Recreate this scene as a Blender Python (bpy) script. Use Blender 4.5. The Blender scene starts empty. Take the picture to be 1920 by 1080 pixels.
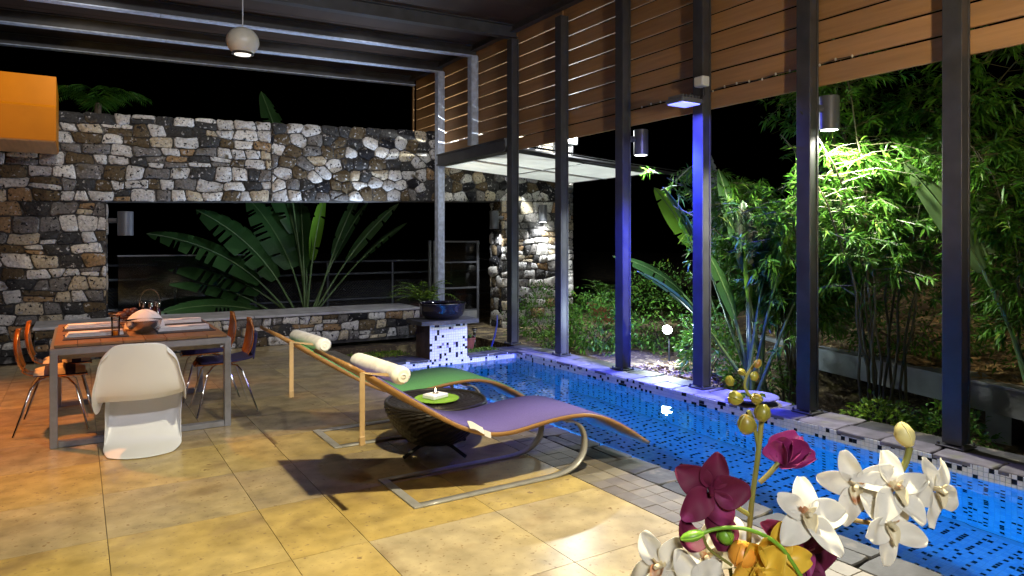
import bpy, bmesh, math, random
import numpy as np
from mathutils import Vector, Matrix

S = bpy.context.scene
COL = S.collection
R = random.Random(7)
NR = np.random.RandomState(11)
rad = math.radians

# ------------------------------------------------------------------ camera
cam_d = bpy.data.cameras.new('camera')
cam = bpy.data.objects.new('camera', cam_d)
COL.objects.link(cam)
cam.location = (0, 0, 1.5)
cam.rotation_euler = (rad(90), 0, rad(-32.1))
cam_d.sensor_width = 36
cam_d.lens = 36 * 1300 / 1920
cam_d.shift_y = -85 / 1920
cam_d.clip_start = 0.05
cam_d.clip_end = 500
S.camera = cam

# ------------------------------------------------------------------ world, exposure
w = bpy.data.worlds.new('World')
S.world = w
w.use_nodes = True
wn = w.node_tree.nodes
sky = wn.new('ShaderNodeTexSky')
sky.sky_type = 'NISHITA'
sky.sun_disc = False
sky.sun_elevation = rad(-4)
sky.sun_rotation = rad(200)
w.node_tree.links.new(sky.outputs[0], wn['Background'].inputs[0])
wn['Background'].inputs[1].default_value = 0.004
S.view_settings.view_transform = 'Standard'
S.view_settings.look = 'None'
S.view_settings.exposure = 0
S.view_settings.gamma = 1
S.view_settings.use_curve_mapping = False
S.render.engine = 'CYCLES'
S.cycles.max_bounces = 8
S.cycles.transparent_max_bounces = 8
S.cycles.sample_clamp_indirect = 4
S.cycles.blur_glossy = 1.0
S.cycles.use_denoising = True


def lamp(kind, loc, target, energy, color, size=.1, angle=60, blend=.5, size_y=None):
    d = bpy.data.lights.new('lamp_light', kind)
    d.energy = energy
    d.color = color
    if kind == 'SPOT':
        d.spot_size = rad(angle)
        d.spot_blend = blend
        d.shadow_soft_size = size
    elif kind == 'POINT':
        d.shadow_soft_size = size
    elif kind == 'AREA':
        d.size = size
        if size_y:
            d.shape = 'RECTANGLE'
            d.size_y = size_y
    elif kind == 'SUN':
        d.angle = rad(size)
    o = bpy.data.objects.new('lamp_light', d)
    COL.objects.link(o)
    o.location = loc
    if target is not None:
        o.rotation_euler = (Vector(target) - Vector(loc)).to_track_quat('-Z', 'Y').to_euler()
    return o


# moonlight, almost nothing
lamp('SUN', (0, 0, 20), (3, 8, 0), 0.006, (.75, .85, 1), 0.5)
# pergola ceiling lamps behind and beside the camera; the last is an added spot
lamp('SPOT', (1.35, 1.5, 3.95), (1.3, 2.0, 0), 1250, (1, .87, .57), .07, 100, .5)
lamp('SPOT', (2.9, -.6, 3.7), (2.6, 10.8, 1.7), 540, (.96, .96, 1), .12, 58, .7)
lamp('SPOT', (.2, -.3, 3.7), (.5, 9.5, 1.5), 430, (.97, .96, 1), .12, 58, .7)
lamp('SPOT', (3.2, .4, 2.2), (5.5, 3.6, 3.7), 330, (1, .82, .55), .1, 95, .7)  # added upward spot to brighten the timber boards, no fixture
# added spots under the roof, no lamps there, washing the stone wall
lamp('SPOT', (.2, 8.75, 4.25), (.2, 11.4, 2.3), 100, (1, .94, .86), .05, 100, .6)
lamp('SPOT', (3.6, 8.75, 4.3), (3.6, 11.4, 2.5), 95, (.97, .97, 1), .05, 100, .6)
# added unseen bluish uplight above the low wall, brightening beams and far posts
lamp('SPOT', (4.55, 10.62, .62), (1.4, 10.9, 4.5), 480, (.62, .76, 1), .06, 105, .7)
# added unseen uplight behind the wall, lifting the palm and fern leaves
lamp('SPOT', (2.4, 13.4, .1), (1.6, 13.2, 4), 30, (.8, 1, .9), .05, 110, .6)
# added narrow spot behind the camera to brighten the flowers, no lamp there
lamp('SPOT', (-.3, -.9, 2.15), (.76, .58, 1.15), 150, (1, .98, .94), .1, 30, 1)
# warm lamp over the left end of the dining corner
lamp('SPOT', (-1.25, 7.35, 3.2), (-.95, 7.0, 0), 560, (1, .34, .08), .06, 86, .6)
lamp('SPOT', (-2.1, 8.7, 3.6), (-1.0, 9.78, 3.25), 75, (1, .62, .12), .03, 62, .15)
# globe pendant
lamp('SPOT', (1.383, 7.2, 3.33), (1.383, 7.2, 0), 70, (1, .9, .72), .05, 120, .5)
# blue-white floodlight on the fourth post
lamp('AREA', (5.13, 4.94, 2.835), (5.0, 4.95, 0), 48, (.07, .08, 1), .17, size_y=.2)
lamp('SPOT', (5.12, 4.97, 2.84), (5.06, 5.78, 0), 2300, (.03, .05, 1), .06, 86, .6)
# cylinder lamps on the posts
lamp('SPOT', (5.68, 3.72, 2.46), (5.98, 3.8, 0), 620, (1, .97, .82), .04, 168, .5)
lamp('SPOT', (5.70, 6.20, 2.53), (5.95, 6.6, 0), 520, (.85, .95, 1), .04, 120, .5)
# wall cylinder lamps on the stone pier and in the opening
lamp('SPOT', (7.72, 11.16, 1.86), (7.75, 11.26, 0), 110, (.95, .98, 1), .04, 130, .6)
lamp('SPOT', (6.70, 11.25, 1.72), (6.83, 11.3, 0), 60, (.95, .98, 1), .04, 120, .6)
lamp('SPOT', (.6, 11.9, 1.6), (.7, 12.3, 0), 40, (.85, .93, 1), .04, 110, .6)
# floodlight standing on the canopy
lamp('SPOT', (6.6, 8.86, 3.14), (7.1, 10.2, 2.7), 2600, (.95, 1, .98), .06, 150, .6)
lamp('POINT', (6.55, 8.6, 3.2), None, 110, (.95, 1, 1), .05)
# garden spike light
lamp('SPOT', (6.26, 6.36, .42), (5.2, 6.0, .2), 25, (.8, 1, .95), .04, 170, .5)
lamp('POINT', (6.26, 6.36, .43), None, 45, (.8, 1, .95), .03)
# garden lamp beyond the right edge lighting the bank
lamp('SPOT', (7.6, .2, 2.4), (8.6, 2.4, .8), 420, (1, .80, .48), .05, 80, .6)
# light strips under the near rim of the pool
for yy, pw_ in ((.6, 22), (3.4, 20), (6.2, 13)):
    lamp('AREA', (3.33, yy, -.13), (4.4, yy, -.72), pw_ * 1.0, (.004, .33, 1), 2.7, size_y=.04)
    lamp('AREA', (3.36, yy, -.12), (3.62, yy, -.44), pw_ * 1.7, (.0, .33, 1), 2.7, size_y=.03)


# ------------------------------------------------------------------ materials
def M(name, col, rough=.5, metal=0.0, var=0.0, noise=None, bump=None, ramp=None, trans=0.0, emit=None,
      spec=.5, alt=None, coat=0.0, trans_col=None):
    """col: base colour. var: value spread per object. noise: (scale, amount). ramp: [(pos, col)] read from the
    mesh attribute rnd. alt: (scale, lo, hi, colour) patches of another colour."""
    m = bpy.data.materials.new(name)
    m.use_nodes = True
    nt = m.node_tree
    n, l = nt.nodes, nt.links
    b = n['Principled BSDF']
    b.inputs['Roughness'].default_value = rough
    b.inputs['Metallic'].default_value = metal
    b.inputs['Specular IOR Level'].default_value = spec
    b.inputs['Coat Weight'].default_value = coat
    tc = n.new('ShaderNodeTexCoord')
    oi = n.new('ShaderNodeObjectInfo')
    add = n.new('ShaderNodeVectorMath')
    add.operation = 'MULTIPLY_ADD'
    add.inputs[1].default_value = (1, 1, 1)
    sc = n.new('ShaderNodeVectorMath')
    sc.operation = 'SCALE'
    sc.inputs[0].default_value = (13.1, 7.7, 5.3)
    l.new(oi.outputs['Random'], sc.inputs['Scale'])
    l.new(tc.outputs['Object'], add.inputs[0])
    l.new(sc.outputs[0], add.inputs[2])
    vec = add.outputs[0]
    rgb = n.new('ShaderNodeRGB')
    rgb.outputs[0].default_value = (*col, 1)
    c = rgb.outputs[0]
    if ramp:
        at = n.new('ShaderNodeAttribute')
        at.attribute_name = 'rnd'
        cr = n.new('ShaderNodeValToRGB')
        cr.color_ramp.interpolation = 'CONSTANT' if ramp[0] == 'C' else 'LINEAR'
        st = ramp[1:] if ramp[0] in ('C', 'L') else ramp
        e = cr.color_ramp.elements
        e[0].position, e[0].color = st[0][0], (*st[0][1], 1)
        e[1].position, e[1].color = st[1][0], (*st[1][1], 1)
        for p, cc in st[2:]:
            x = e.new(p)
            x.color = (*cc, 1)
        l.new(at.outputs['Fac'], cr.inputs[0])
        c = cr.outputs[0]
    if alt:
        for (s_, lo, hi, ac) in (alt if isinstance(alt, list) else [alt]):
            nz = n.new('ShaderNodeTexNoise')
            nz.inputs['Scale'].default_value = s_
            nz.inputs['Detail'].default_value = 5
            l.new(vec, nz.inputs['Vector'])
            mr = n.new('ShaderNodeMapRange')
            mr.inputs[1].default_value, mr.inputs[2].default_value = lo, hi
            l.new(nz.outputs['Fac'], mr.inputs[0])
            mx = n.new('ShaderNodeMix')
            mx.data_type = 'RGBA'
            l.new(mr.outputs[0], mx.inputs[0])
            l.new(c, mx.inputs[6])
            mx.inputs[7].default_value = (*ac, 1)
            c = mx.outputs[2]
    if noise:
        nz = n.new('ShaderNodeTexNoise')
        nz.inputs['Scale'].default_value = noise[0]
        nz.inputs['Detail'].default_value = 6
        if len(noise) > 2:
            mp = n.new('ShaderNodeMapping')
            mp.inputs['Scale'].default_value = noise[2]
            l.new(vec, mp.inputs['Vector'])
            l.new(mp.outputs[0], nz.inputs['Vector'])
        else:
            l.new(vec, nz.inputs['Vector'])
        mr = n.new('ShaderNodeMapRange')
        mr.inputs[1].default_value, mr.inputs[2].default_value = .3, .7
        mr.inputs[3].default_value, mr.inputs[4].default_value = 1 - noise[1], 1 + noise[1]
        l.new(nz.outputs['Fac'], mr.inputs[0])
        hs = n.new('ShaderNodeHueSaturation')
        l.new(c, hs.inputs['Color'])
        l.new(mr.outputs[0], hs.inputs['Value'])
        c = hs.outputs[0]
    if var:
        mr = n.new('ShaderNodeMapRange')
        mr.inputs[3].default_value, mr.inputs[4].default_value = 1 - var, 1 + var
        l.new(oi.outputs['Random'], mr.inputs[0])
        hs = n.new('ShaderNodeHueSaturation')
        l.new(c, hs.inputs['Color'])
        l.new(mr.outputs[0], hs.inputs['Value'])
        c = hs.outputs[0]
    l.new(c, b.inputs['Base Color'])
    if bump:
        nz = n.new('ShaderNodeTexNoise')
        nz.inputs['Scale'].default_value = bump[0]
        nz.inputs['Detail'].default_value = 5
        l.new(vec, nz.inputs['Vector'])
        bp = n.new('ShaderNodeBump')
        bp.inputs['Strength'].default_value = bump[1]
        bp.inputs['Distance'].default_value = bump[2] if len(bump) > 2 else .01
        l.new(nz.outputs['Fac'], bp.inputs['Height'])
        l.new(bp.outputs[0], b.inputs['Normal'])
    if trans:
        t = n.new('ShaderNodeBsdfTranslucent')
        if trans_col:
            t.inputs[0].default_value = (*trans_col, 1)
        else:
            l.new(c, t.inputs[0])
        mx = n.new('ShaderNodeMixShader')
        mx.inputs[0].default_value = trans
        l.new(b.outputs[0], mx.inputs[1])
        l.new(t.outputs[0], mx.inputs[2])
        l.new(mx.outputs[0], n['Material Output'].inputs[0])
    if emit:
        b.inputs['Emission Color'].default_value = (*emit[0], 1)
        b.inputs['Emission Strength'].default_value = emit[1]
    return m


def glass(name, tint, rough=.02, fres=1.5, opacity=.0):
    m = bpy.data.materials.new(name)
    m.use_nodes = True
    n, l = m.node_tree.nodes, m.node_tree.links
    n.remove(n['Principled BSDF'])
    t = n.new('ShaderNodeBsdfTransparent')
    t.inputs[0].default_value = (*tint, 1)
    g = n.new('ShaderNodeBsdfGlossy')
    g.inputs['Roughness'].default_value = rough
    f = n.new('ShaderNodeFresnel')
    f.inputs[0].default_value = fres
    mx = n.new('ShaderNodeMixShader')
    l.new(f.outputs[0], mx.inputs[0])
    l.new(t.outputs[0], mx.inputs[1])
    l.new(g.outputs[0], mx.inputs[2])
    l.new(mx.outputs[0], n['Material Output'].inputs[0])
    return m


steel = M('dark_steel_paint', (.05, .05, .054), .42, 0, noise=(6, .25), bump=(60, .08, .002))
steel_lit_tone = M('lit_tone_steel_paint', (.50, .57, .70), .55, 0, spec=.2, noise=(14, .25), bump=(40, .1, .002))  # paler, bluer tone stands in for light on these beams and posts
steel_table = M('grey_steel_tube', (.25, .26, .29), .38, .3, noise=(20, .1))
rail_m = M('dark_rail_paint', (.06, .07, .085), .5)  # railing in one even dark tone
chrome = M('chrome', (.62, .62, .64), .12, 1)
brushed = M('brushed_steel', (.55, .55, .56), .26, 1)
flatbar = M('grey_flat_bar', (.36, .36, .36), .4, .2, noise=(18, .12))
board_m = M('timber_board', (.37, .20, .08), .6, 0, var=.16, noise=(3, .14, (9, .5, 9)), bump=(30, .05, .003))
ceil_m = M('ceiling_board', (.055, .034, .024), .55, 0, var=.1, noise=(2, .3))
stone_m = M('rubble_stone', (.3, .3, .3), .9, 0, spec=.12,
            ramp=['C', (0, (.016, .016, .019)), (.10, (.045, .044, .043)), (.26, (.095, .070, .040)), (.38, (.15, .14, .13)),
                  (.50, (.42, .36, .26)), (.62, (.47, .46, .44)), (.78, (.56, .54, .50)), (.97, (.26, .17, .09))],
            alt=[(21, .61, .66, (.36, .35, .34)), (27, .60, .64, (.02, .02, .022)), (5, .62, .72, (.11, .09, .06))], noise=(36, .3), bump=(26, .8, .02))
mortar_m = M('dark_mortar', (.045, .042, .04), .95, 0, noise=(20, .5), bump=(30, 1, .02), alt=(9, .58, .7, (.2, .19, .18)))
slab_m = M('polished_stone_slab', (.4, .3, .15), .27, 0,
           ramp=['L', (0, (.47, .34, .11)), (.35, (.43, .33, .14)), (.55, (.37, .30, .17)), (.8, (.36, .285, .165)), (1, (.50, .42, .25))],
           alt=[(1.1, .45, .75, (.50, .39, .17)), (2.3, .58, .78, (.26, .18, .09)), (14, .66, .73, (.22, .15, .07)), (45, .62, .72, (.27, .19, .10))], noise=(7, .24), bump=(18, .09, .004), spec=.5)
grout_m = M('dark_grout', (.06, .05, .04), .9)
slate_m = M('slate', (.045, .045, .052), .6, 0, var=.35, noise=(8, .4), bump=(12, .5, .012), alt=(4, .55, .68, (.16, .14, .11)))
slate_pale_m = M('pale_slate', (.135, .125, .15), .6, 0, var=.25, noise=(8, .35), bump=(12, .5, .012), alt=(5, .58, .68, (.13, .13, .10)))
cobble_m = M('small_stone_sett', (.19, .165, .13), .5, 0, var=.12, noise=(6, .25), bump=(14, .3, .005))
mosaic_m = M('mosaic_tile', (.8, .8, .8), .15, 0,
             ramp=['C', (0, (.74, .75, .76)), (.60, (.66, .69, .73)), (.80, (.012, .014, .02)), (.97, (.30, .26, .33))])
mosaic_deep_m = M('pool_mosaic_tile', (.5, .6, .7), .25, 0,
                  ramp=['C', (0, (.40, .58, .74)), (.5, (.30, .50, .70)), (.78, (.006, .01, .025))])
pool_m = M('pool_grout', (.30, .42, .52), .6)
rattan_m = M('dark_rattan', (.015, .012, .010), .5, 0, noise=(40, .5))
wood_m = M('oiled_laminate', (.30, .16, .055), .38, 0, noise=(4, .25, (1, 14, 14)), bump=(30, .05, .002))
pale_wood_m = M('tan_strap', (.42, .29, .15), .6, 0, noise=(10, .15))
chairwood_m = M('varnished_plywood', (.40, .13, .025), .22, 0, noise=(5, .25, (8, 8, 1)), coat=.4)
tablewood_m = M('table_plank', (.25, .13, .055), .38, 0, var=.15, noise=(4, .3, (1, 9, 9)))
purple_m = M('lilac_sling_fabric', (.125, .095, .31), .85, 0, noise=(120, .12), bump=(300, .25, .002))
green_m = M('green_sling_fabric', (.10, .30, .10), .85, 0, noise=(120, .12), bump=(300, .25, .002))
dark_trim_m = M('black_trim', (.015, .013, .016), .7)
cream_m = M('cream_cloth', (.82, .80, .74), .85, 0, noise=(14, .1), bump=(22, .35, .012))
white_pl = M('white_plastic', (.74, .77, .83), .28, 0, noise=(3, .03), coat=.15)
white_cloth = M('white_napkin', (.78, .74, .72), .9, 0, noise=(12, .08), bump=(40, .2, .005))
navy_m = M('navy_cloth', (.022, .018, .075), .85, 0, noise=(40, .3))
stripe_m = M('cream_stripe_cloth', (.66, .56, .40), .85, 0, noise=(30, .15))
mat_m = M('woven_placemat', (.05, .048, .055), .8, 0, noise=(150, .5), bump=(200, .5, .003))
limegreen_m = M('lime_felt', (.22, .44, .035), .9, 0, noise=(60, .15))
orange_m = M('orange_painted_steel', (.44, .15, .002), .5, 0, spec=.15, noise=(3, .08))
dark_glaze = M('dark_glazed_ceramic', (.012, .011, .022), .12, 0, coat=.5)
globe_m = M('globe_enamel', (.60, .56, .46), .35, 0, noise=(7, .12))
cord_m = M('lamp_cord', (.5, .5, .5), .5)
black_m = M('black_plastic', (.02, .02, .022), .45)
cyl_m = M('grey_lamp_body', (.11, .115, .13), .35, .2)
whitebox_m = M('white_box', (.6, .6, .58), .5)
bulb_m = M('lit_bulb', (1, 1, 1), .3, emit=((.95, .98, 1), 14))
warm_bulb_m = M('warm_lit_bulb', (1, 1, 1), .3, emit=((1, .95, .85), 2.2))
blue_bulb_m = M('blue_lit_panel', (1, 1, 1), .3, emit=((.12, .14, 1), 3.4))
flood_m = M('flood_lit_panel', (1, 1, 1), .3, emit=((.9, 1, .98), 30))
flame_m = M('candle_flame', (1, .8, .4), .5, emit=((1, .8, .5), 9))
strip_m = M('lit_blue_strip', (.2, .4, 1), .5, emit=((.02, .2, 1), 3))
soil_m = M('garden_soil', (.075, .05, .03), .95, 0, noise=(6, .4), bump=(14, 1, .05), alt=[(3, .52, .62, (.20, .15, .07)), (24, .6, .66, (.26, .2, .1))])
bank_m = M('litter_bank', (.16, .11, .055), .95, 0, noise=(8, .5), bump=(12, 1, .08), alt=[(9, .52, .6, (.34, .26, .13)), (15, .58, .66, (.03, .04, .015))])
concrete_m = M('grey_concrete', (.30, .32, .36), .7, 0, noise=(3, .3), bump=(20, .3, .01), alt=(2.5, .6, .72, (.3, .31, .32)))
sill_m = M('grey_stone_sill', (.42, .42, .43), .5, 0, noise=(5, .25), bump=(15, .2, .006))
terracotta_m = M('terracotta', (.30, .09, .045), .7, 0, noise=(9, .3))
frost_m = M('frosted_panel', (.78, .80, .78), .5, 0, trans=.7, noise=(2, .12))
glass_m = glass('clear_glass', (.86, .9, .9), .03)
glass_streak = glass('railing_glass', (.5, .55, .58), .10, 1.7)
tumbler_m = glass('tumbler_glass', (.9, .9, .9), .02, 1.5)
litter_m = M('dry_leaf', (.4, .3, .15), .8, 0, ramp=['L', (0, (.45, .34, .17)), (.6, (.30, .2, .09)), (1, (.16, .10, .05))])

bamboo_leaf_m = M('bamboo_leaf', (.06, .12, .02), .45, 0, ramp=['L', (0, (.022, .07, .008)), (.5, (.045, .14, .012)), (.85, (.09, .21, .02)), (1, (.22, .22, .05))], spec=.22, trans=.3)
shrub_leaf_m = M('shrub_leaf', (.06, .12, .02), .45, 0, ramp=['L', (0, (.025, .075, .010)), (.5, (.075, .20, .02)), (.9, (.11, .19, .025)), (1, (.26, .27, .02))], spec=.22, trans=.25)
lime_leaf_m = M('lime_shrub_leaf', (.1, .2, .02), .45, 0, ramp=['L', (0, (.06, .13, .015)), (.5, (.12, .23, .02)), (1, (.25, .34, .03))], spec=.22, trans=.3)
palm_m = M('broad_leaf', (.026, .07, .018), .36, 0, noise=(3, .2), bump=(30, .2, .004), trans=.25)
palm_bright_m = M('young_broad_leaf', (.12, .26, .02), .4, 0, noise=(3, .15), trans=.4)
palm_grey_m = M('silver_lit_broad_leaf', (.42, .46, .48), .3, 0, noise=(5, .3), trans=.1)  # pale grey stands in for bright lamp light on the leaf
palm_pale_m = M('pale_broad_leaf', (.10, .17, .06), .4, 0, noise=(4, .2), trans=.25)
stalk_m = M('leaf_stalk', (.08, .14, .045), .45, 0, noise=(6, .3))
culm_m = M('bamboo_culm', (.05, .05, .02), .5, 0, noise=(6, .35))
bark_m = M('bark', (.09, .065, .04), .9, 0, noise=(12, .4), bump=(20, .8, .01))

petal_w = M('white_petal', (.84, .82, .75), .6, 0, spec=.25, noise=(40, .07), bump=(60, .15, .001), trans=.35, alt=(12, .64, .85, (.74, .72, .50)))
petal_p = M('burgundy_petal', (.13, .013, .045), .6, 0, spec=.25, bump=(60, .2, .001), noise=(22, .35), trans=.2, alt=(14, .55, .7, (.34, .05, .20)))
petal_p2 = M('magenta_petal', (.30, .03, .16), .45, 0, noise=(30, .3), trans=.2)
petal_y = M('yellow_petal', (.80, .55, .06), .42, 0, noise=(18, .15), trans=.25, alt=(12, .58, .75, (.6, .2, .03)))
lip_m = M('orchid_lip', (.78, .70, .48), .45, 0, alt=(30, .55, .65, (.5, .2, .08)), trans=.2)
bud_m = M('olive_bud', (.26, .24, .035), .35, 0, noise=(10, .3), alt=(9, .55, .7, (.30, .12, .03)))
cream_bud = M('cream_bud', (.72, .64, .28), .45, 0, noise=(12, .15))
orange_bud = M('orange_bud', (.78, .33, .04), .4, 0, alt=(10, .5, .65, (.8, .55, .08)))
stem_m = M('orchid_stem', (.22, .22, .05), .45, 0, noise=(9, .3), alt=(7, .55, .7, (.22, .11, .03)))
stem_green = M('green_orchid_stem', (.17, .36, .03), .4)
vase_m = M('vase_glaze', (.3, .29, .27), .3)


# ------------------------------------------------------------------ builders
def link(o, parent=None):
    COL.objects.link(o)
    if parent is not None:
        o.parent = parent
    return o


def tag(o, label=None, cat=None, group=None, kind=None):
    if label: o['label'] = label
    if cat: o['category'] = cat
    if group: o['group'] = group
    if kind: o['kind'] = kind
    return o


def thing(name, label, cat, loc=(0, 0, 0), rz=0, group=None):
    o = bpy.data.objects.new(name, None)
    o.empty_display_size = .1
    link(o)
    o.location = loc
    o.rotation_euler = (0, 0, rz)
    return tag(o, label, cat, group)


class B:
    def __init__(s):
        s.v, s.f, s.m, s.r = [], [], [], []

    def add(s, vs, fs, mi=0, rnd=0.0):
        o = len(s.v)
        s.v += [tuple(p) for p in vs]
        for f in fs:
            s.f.append(tuple(i + o for i in f))
            s.m.append(mi)
            s.r.append(rnd)
        return s

    def box(s, c, d, rz=0, mi=0, rnd=0.0, bev=0.0):
        hx, hy, hz = d[0] / 2, d[1] / 2, d[2] / 2
        if bev:
            bm = bmesh.new()
            bmesh.ops.create_cube(bm, size=1)
            for v in bm.verts:
                v.co = Vector((v.co.x * d[0], v.co.y * d[1], v.co.z * d[2]))
            bmesh.ops.bevel(bm, geom=bm.edges[:], offset=bev, segments=1, affect='EDGES')
            bm.verts.index_update()
            vs = [v.co.copy() for v in bm.verts]
            fs = [[v.index for v in f.verts] for f in bm.faces]
            bm.free()
        else:
            vs = [Vector((x, y, z)) for x in (-hx, hx) for y in (-hy, hy) for z in (-hz, hz)]
            fs = [(0, 1, 3, 2), (4, 6, 7, 5), (0, 4, 5, 1), (2, 3, 7, 6), (0, 2, 6, 4), (1, 5, 7, 3)]
        if rz:
            mt = Matrix.Rotation(rz, 3, 'Z')
            vs = [mt @ v for v in vs]
        return s.add([(v[0] + c[0], v[1] + c[1], v[2] + c[2]) for v in vs], fs, mi, rnd)

    def tube(s, pts, r, n=8, mi=0, cap=True, rnd=0.0):
        pts = [Vector(p) for p in pts]
        rs = r if isinstance(r, (list, tuple)) else [r] * len(pts)
        vs, fs = [], []
        up = None
        for i, p in enumerate(pts):
            t = (pts[min(i + 1, len(pts) - 1)] - pts[max(i - 1, 0)]).normalized()
            if up is None:
                a = Vector((0, 0, 1)) if abs(t.z) < .9 else Vector((1, 0, 0))
                up = (a - t * a.dot(t)).normalized()
            else:
                up = (up - t * up.dot(t)).normalized()
            sd = t.cross(up)
            for k in range(n):
                a = 2 * math.pi * k / n
                vs.append(p + (up * math.cos(a) + sd * math.sin(a)) * rs[i])
        for i in range(len(pts) - 1):
            for k in range(n):
                fs.append((i * n + k, i * n + (k + 1) % n, (i + 1) * n + (k + 1) % n, (i + 1) * n + k))
        if cap:
            fs.append(tuple(range(n - 1, -1, -1)))
            fs.append(tuple((len(pts) - 1) * n + k for k in range(n)))
        return s.add(vs, fs, mi, rnd)

    def lathe(s, prof, c=(0, 0, 0), n=32, mi=0, sx=1, sy=1):
        vs, fs = [], []
        for (r, z) in prof:
            for k in range(n):
                a = 2 * math.pi * k / n
                vs.append((c[0] + r * math.cos(a) * sx, c[1] + r * math.sin(a) * sy, c[2] + z))
        for i in range(len(prof) - 1):
            for k in range(n):
                fs.append((i * n + k, i * n + (k + 1) % n, (i + 1) * n + (k + 1) % n, (i + 1) * n + k))
        if prof[0][0] > 1e-5: fs.append(tuple(range(n - 1, -1, -1)))
        if prof[-1][0] > 1e-5: fs.append(tuple((len(prof) - 1) * n + k for k in range(n)))
        return s.add(vs, fs, mi)

    def grid(s, fn, nu, nv, mi=0):
        vs = [fn(i / nu, j / nv) for i in range(nu + 1) for j in range(nv + 1)]
        fs = [(i * (nv + 1) + j, (i + 1) * (nv + 1) + j, (i + 1) * (nv + 1) + j + 1, i * (nv + 1) + j + 1)
              for i in range(nu) for j in range(nv)]
        return s.add(vs, fs, mi)

    def mesh(s, name, mats, smooth=None):
        me = bpy.data.meshes.new(name)
        me.from_pydata(s.v, [], s.f)
        for m in (mats if isinstance(mats, (list, tuple)) else [mats]):
            me.materials.append(m)
        if any(s.m): me.polygons.foreach_set('material_index', s.m)
        if any(s.r):
            a = me.attributes.new('rnd', 'FLOAT', 'FACE')
            a.data.foreach_set('value', s.r)
        if smooth is not None:
            me.polygons.foreach_set('use_smooth', [True] * len(me.polygons))
            me.set_sharp_from_angle(angle=rad(smooth))
        me.update()
        return me

    def obj(s, name, mats, parent=None, smooth=None, loc=(0, 0, 0), rot=(0, 0, 0)):
        o = link(bpy.data.objects.new(name, s.mesh(name, mats, smooth)), parent)
        o.location = loc
        o.rotation_euler = rot
        return o


def copy_tree(o, parent=None):
    c = o.copy()
    link(c)
    c.parent = parent
    for ch in list(o.children):
        copy_tree(ch, c)
    return c


def place(o, loc, rz=None):
    o.location = loc
    if rz is not None: o.rotation_euler = (0, 0, rz)
    return o


def solid(o, t, off=-1, sub=0):
    m = o.modifiers.new('thickness', 'SOLIDIFY')
    m.thickness = t
    m.offset = off
    if sub:
        q = o.modifiers.new('smooth', 'SUBSURF')
        q.levels = sub
        q.render_levels = sub
    return o


def spline(pts, n):
    """Catmull-Rom through pts (tuples of any length), n samples."""
    P = np.array(pts, float)
    P = np.vstack([2 * P[0] - P[1], P, 2 * P[-1] - P[-2]])
    out = []
    k = len(P) - 3
    for i in range(n):
        t = i / (n - 1) * k
        j = min(int(t), k - 1)
        u = t - j
        a, b, c, d = P[j:j + 4]
        out.append(.5 * (2 * b + (c - a) * u + (2 * a - 5 * b + 4 * c - d) * u * u + (3 * b - a - 3 * c + d) * u ** 3))
    return out


def np_obj(name, V, F, mat, parent=None, rnd=None, smooth=False):
    me = bpy.data.meshes.new(name)
    V = np.ascontiguousarray(V, dtype=np.float32)
    F = np.ascontiguousarray(F, dtype=np.int32)
    k = F.shape[1]
    me.vertices.add(len(V))
    me.vertices.foreach_set('co', V.ravel())
    me.loops.add(F.size)
    me.loops.foreach_set('vertex_index', F.ravel())
    me.polygons.add(len(F))
    me.polygons.foreach_set('loop_start', np.arange(0, F.size, k, dtype=np.int32))
    me.polygons.foreach_set('loop_total', np.full(len(F), k, dtype=np.int32))
    me.update(calc_edges=True)
    if rnd is not None:
        a = me.attributes.new('rnd', 'FLOAT', 'FACE')
        a.data.foreach_set('value', np.ascontiguousarray(rnd, dtype=np.float32))
    me.materials.append(mat)
    o = link(bpy.data.objects.new(name, me), parent)
    return o


def unit(a):
    return a / np.maximum(np.linalg.norm(a, axis=-1, keepdims=True), 1e-9)


def leaf_mesh(P, D, L, W, droop=.25, nrm=None):
    """five-vertex folded leaves. P base, D direction, L length, W width"""
    n = len(P)
    D = unit(D)
    if nrm is None:
        nrm = NR.normal(size=(n, 3)) * .6 + np.array([0, 0, 1.0])
    Sd = unit(np.cross(D, nrm))
    Nn = unit(np.cross(Sd, D))
    L = L[:, None]
    W = W[:, None]
    dz = np.array([0, 0, -1.0])
    mid = P + D * L * .42 + dz * L * droop * .18
    tip = P + D * L + dz * L * droop
    l = mid + Sd * W * .5 + Nn * W * .18
    r = mid - Sd * W * .5 + Nn * W * .18
    V = np.stack([P, l, r, mid, tip], 1).reshape(-1, 3)
    b = np.arange(n)[:, None] * 5
    F = np.stack([b + [0, 1, 3], b + [0, 3, 2], b + [1, 4, 3], b + [3, 4, 2]], 1).reshape(-1, 3)
    rnd = np.repeat(np.clip(NR.beta(2, 2, n), .01, .99), 4)
    return V, F, rnd


# ------------------------------------------------------------------ ground
def ground_z(x, y):
    t = min(max((y - 4.7) / .8, 0), 1)
    z = -.42 * (1 - t) - .03 * t
    if x < 5.5: z = -1.3
    if x > 7.4 and y < 9: z = z + min((x - 7.4) * .30, 2.2) * min(max((9 - y) / 2, 0), 1)
    z += .02 * math.sin(x * 5.1) * math.cos(y * 4.3)
    return z


g = B()
xs = [-60, -20, -8, 2.5] + [2.6, 5.49] + [5.5 + .15 * i for i in range(40)] + [12, 14, 18, 30, 80]
ys = [-30, -8] + [-2 + .2 * i for i in range(75)] + [14, 18, 30, 100]
vs = [(x, y, (ground_z(x, y) if x > 2.55 and y < 10.2 else -.12)) for x in xs for y in ys]
ny = len(ys)
g.add(vs, [(i * ny + j, (i + 1) * ny + j, (i + 1) * ny + j + 1, i * ny + j + 1) for i in range(len(xs) - 1) for j in range(ny - 1)])
tag(g.obj('ground', soil_m, smooth=60), kind='structure')

bank = B()


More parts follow.
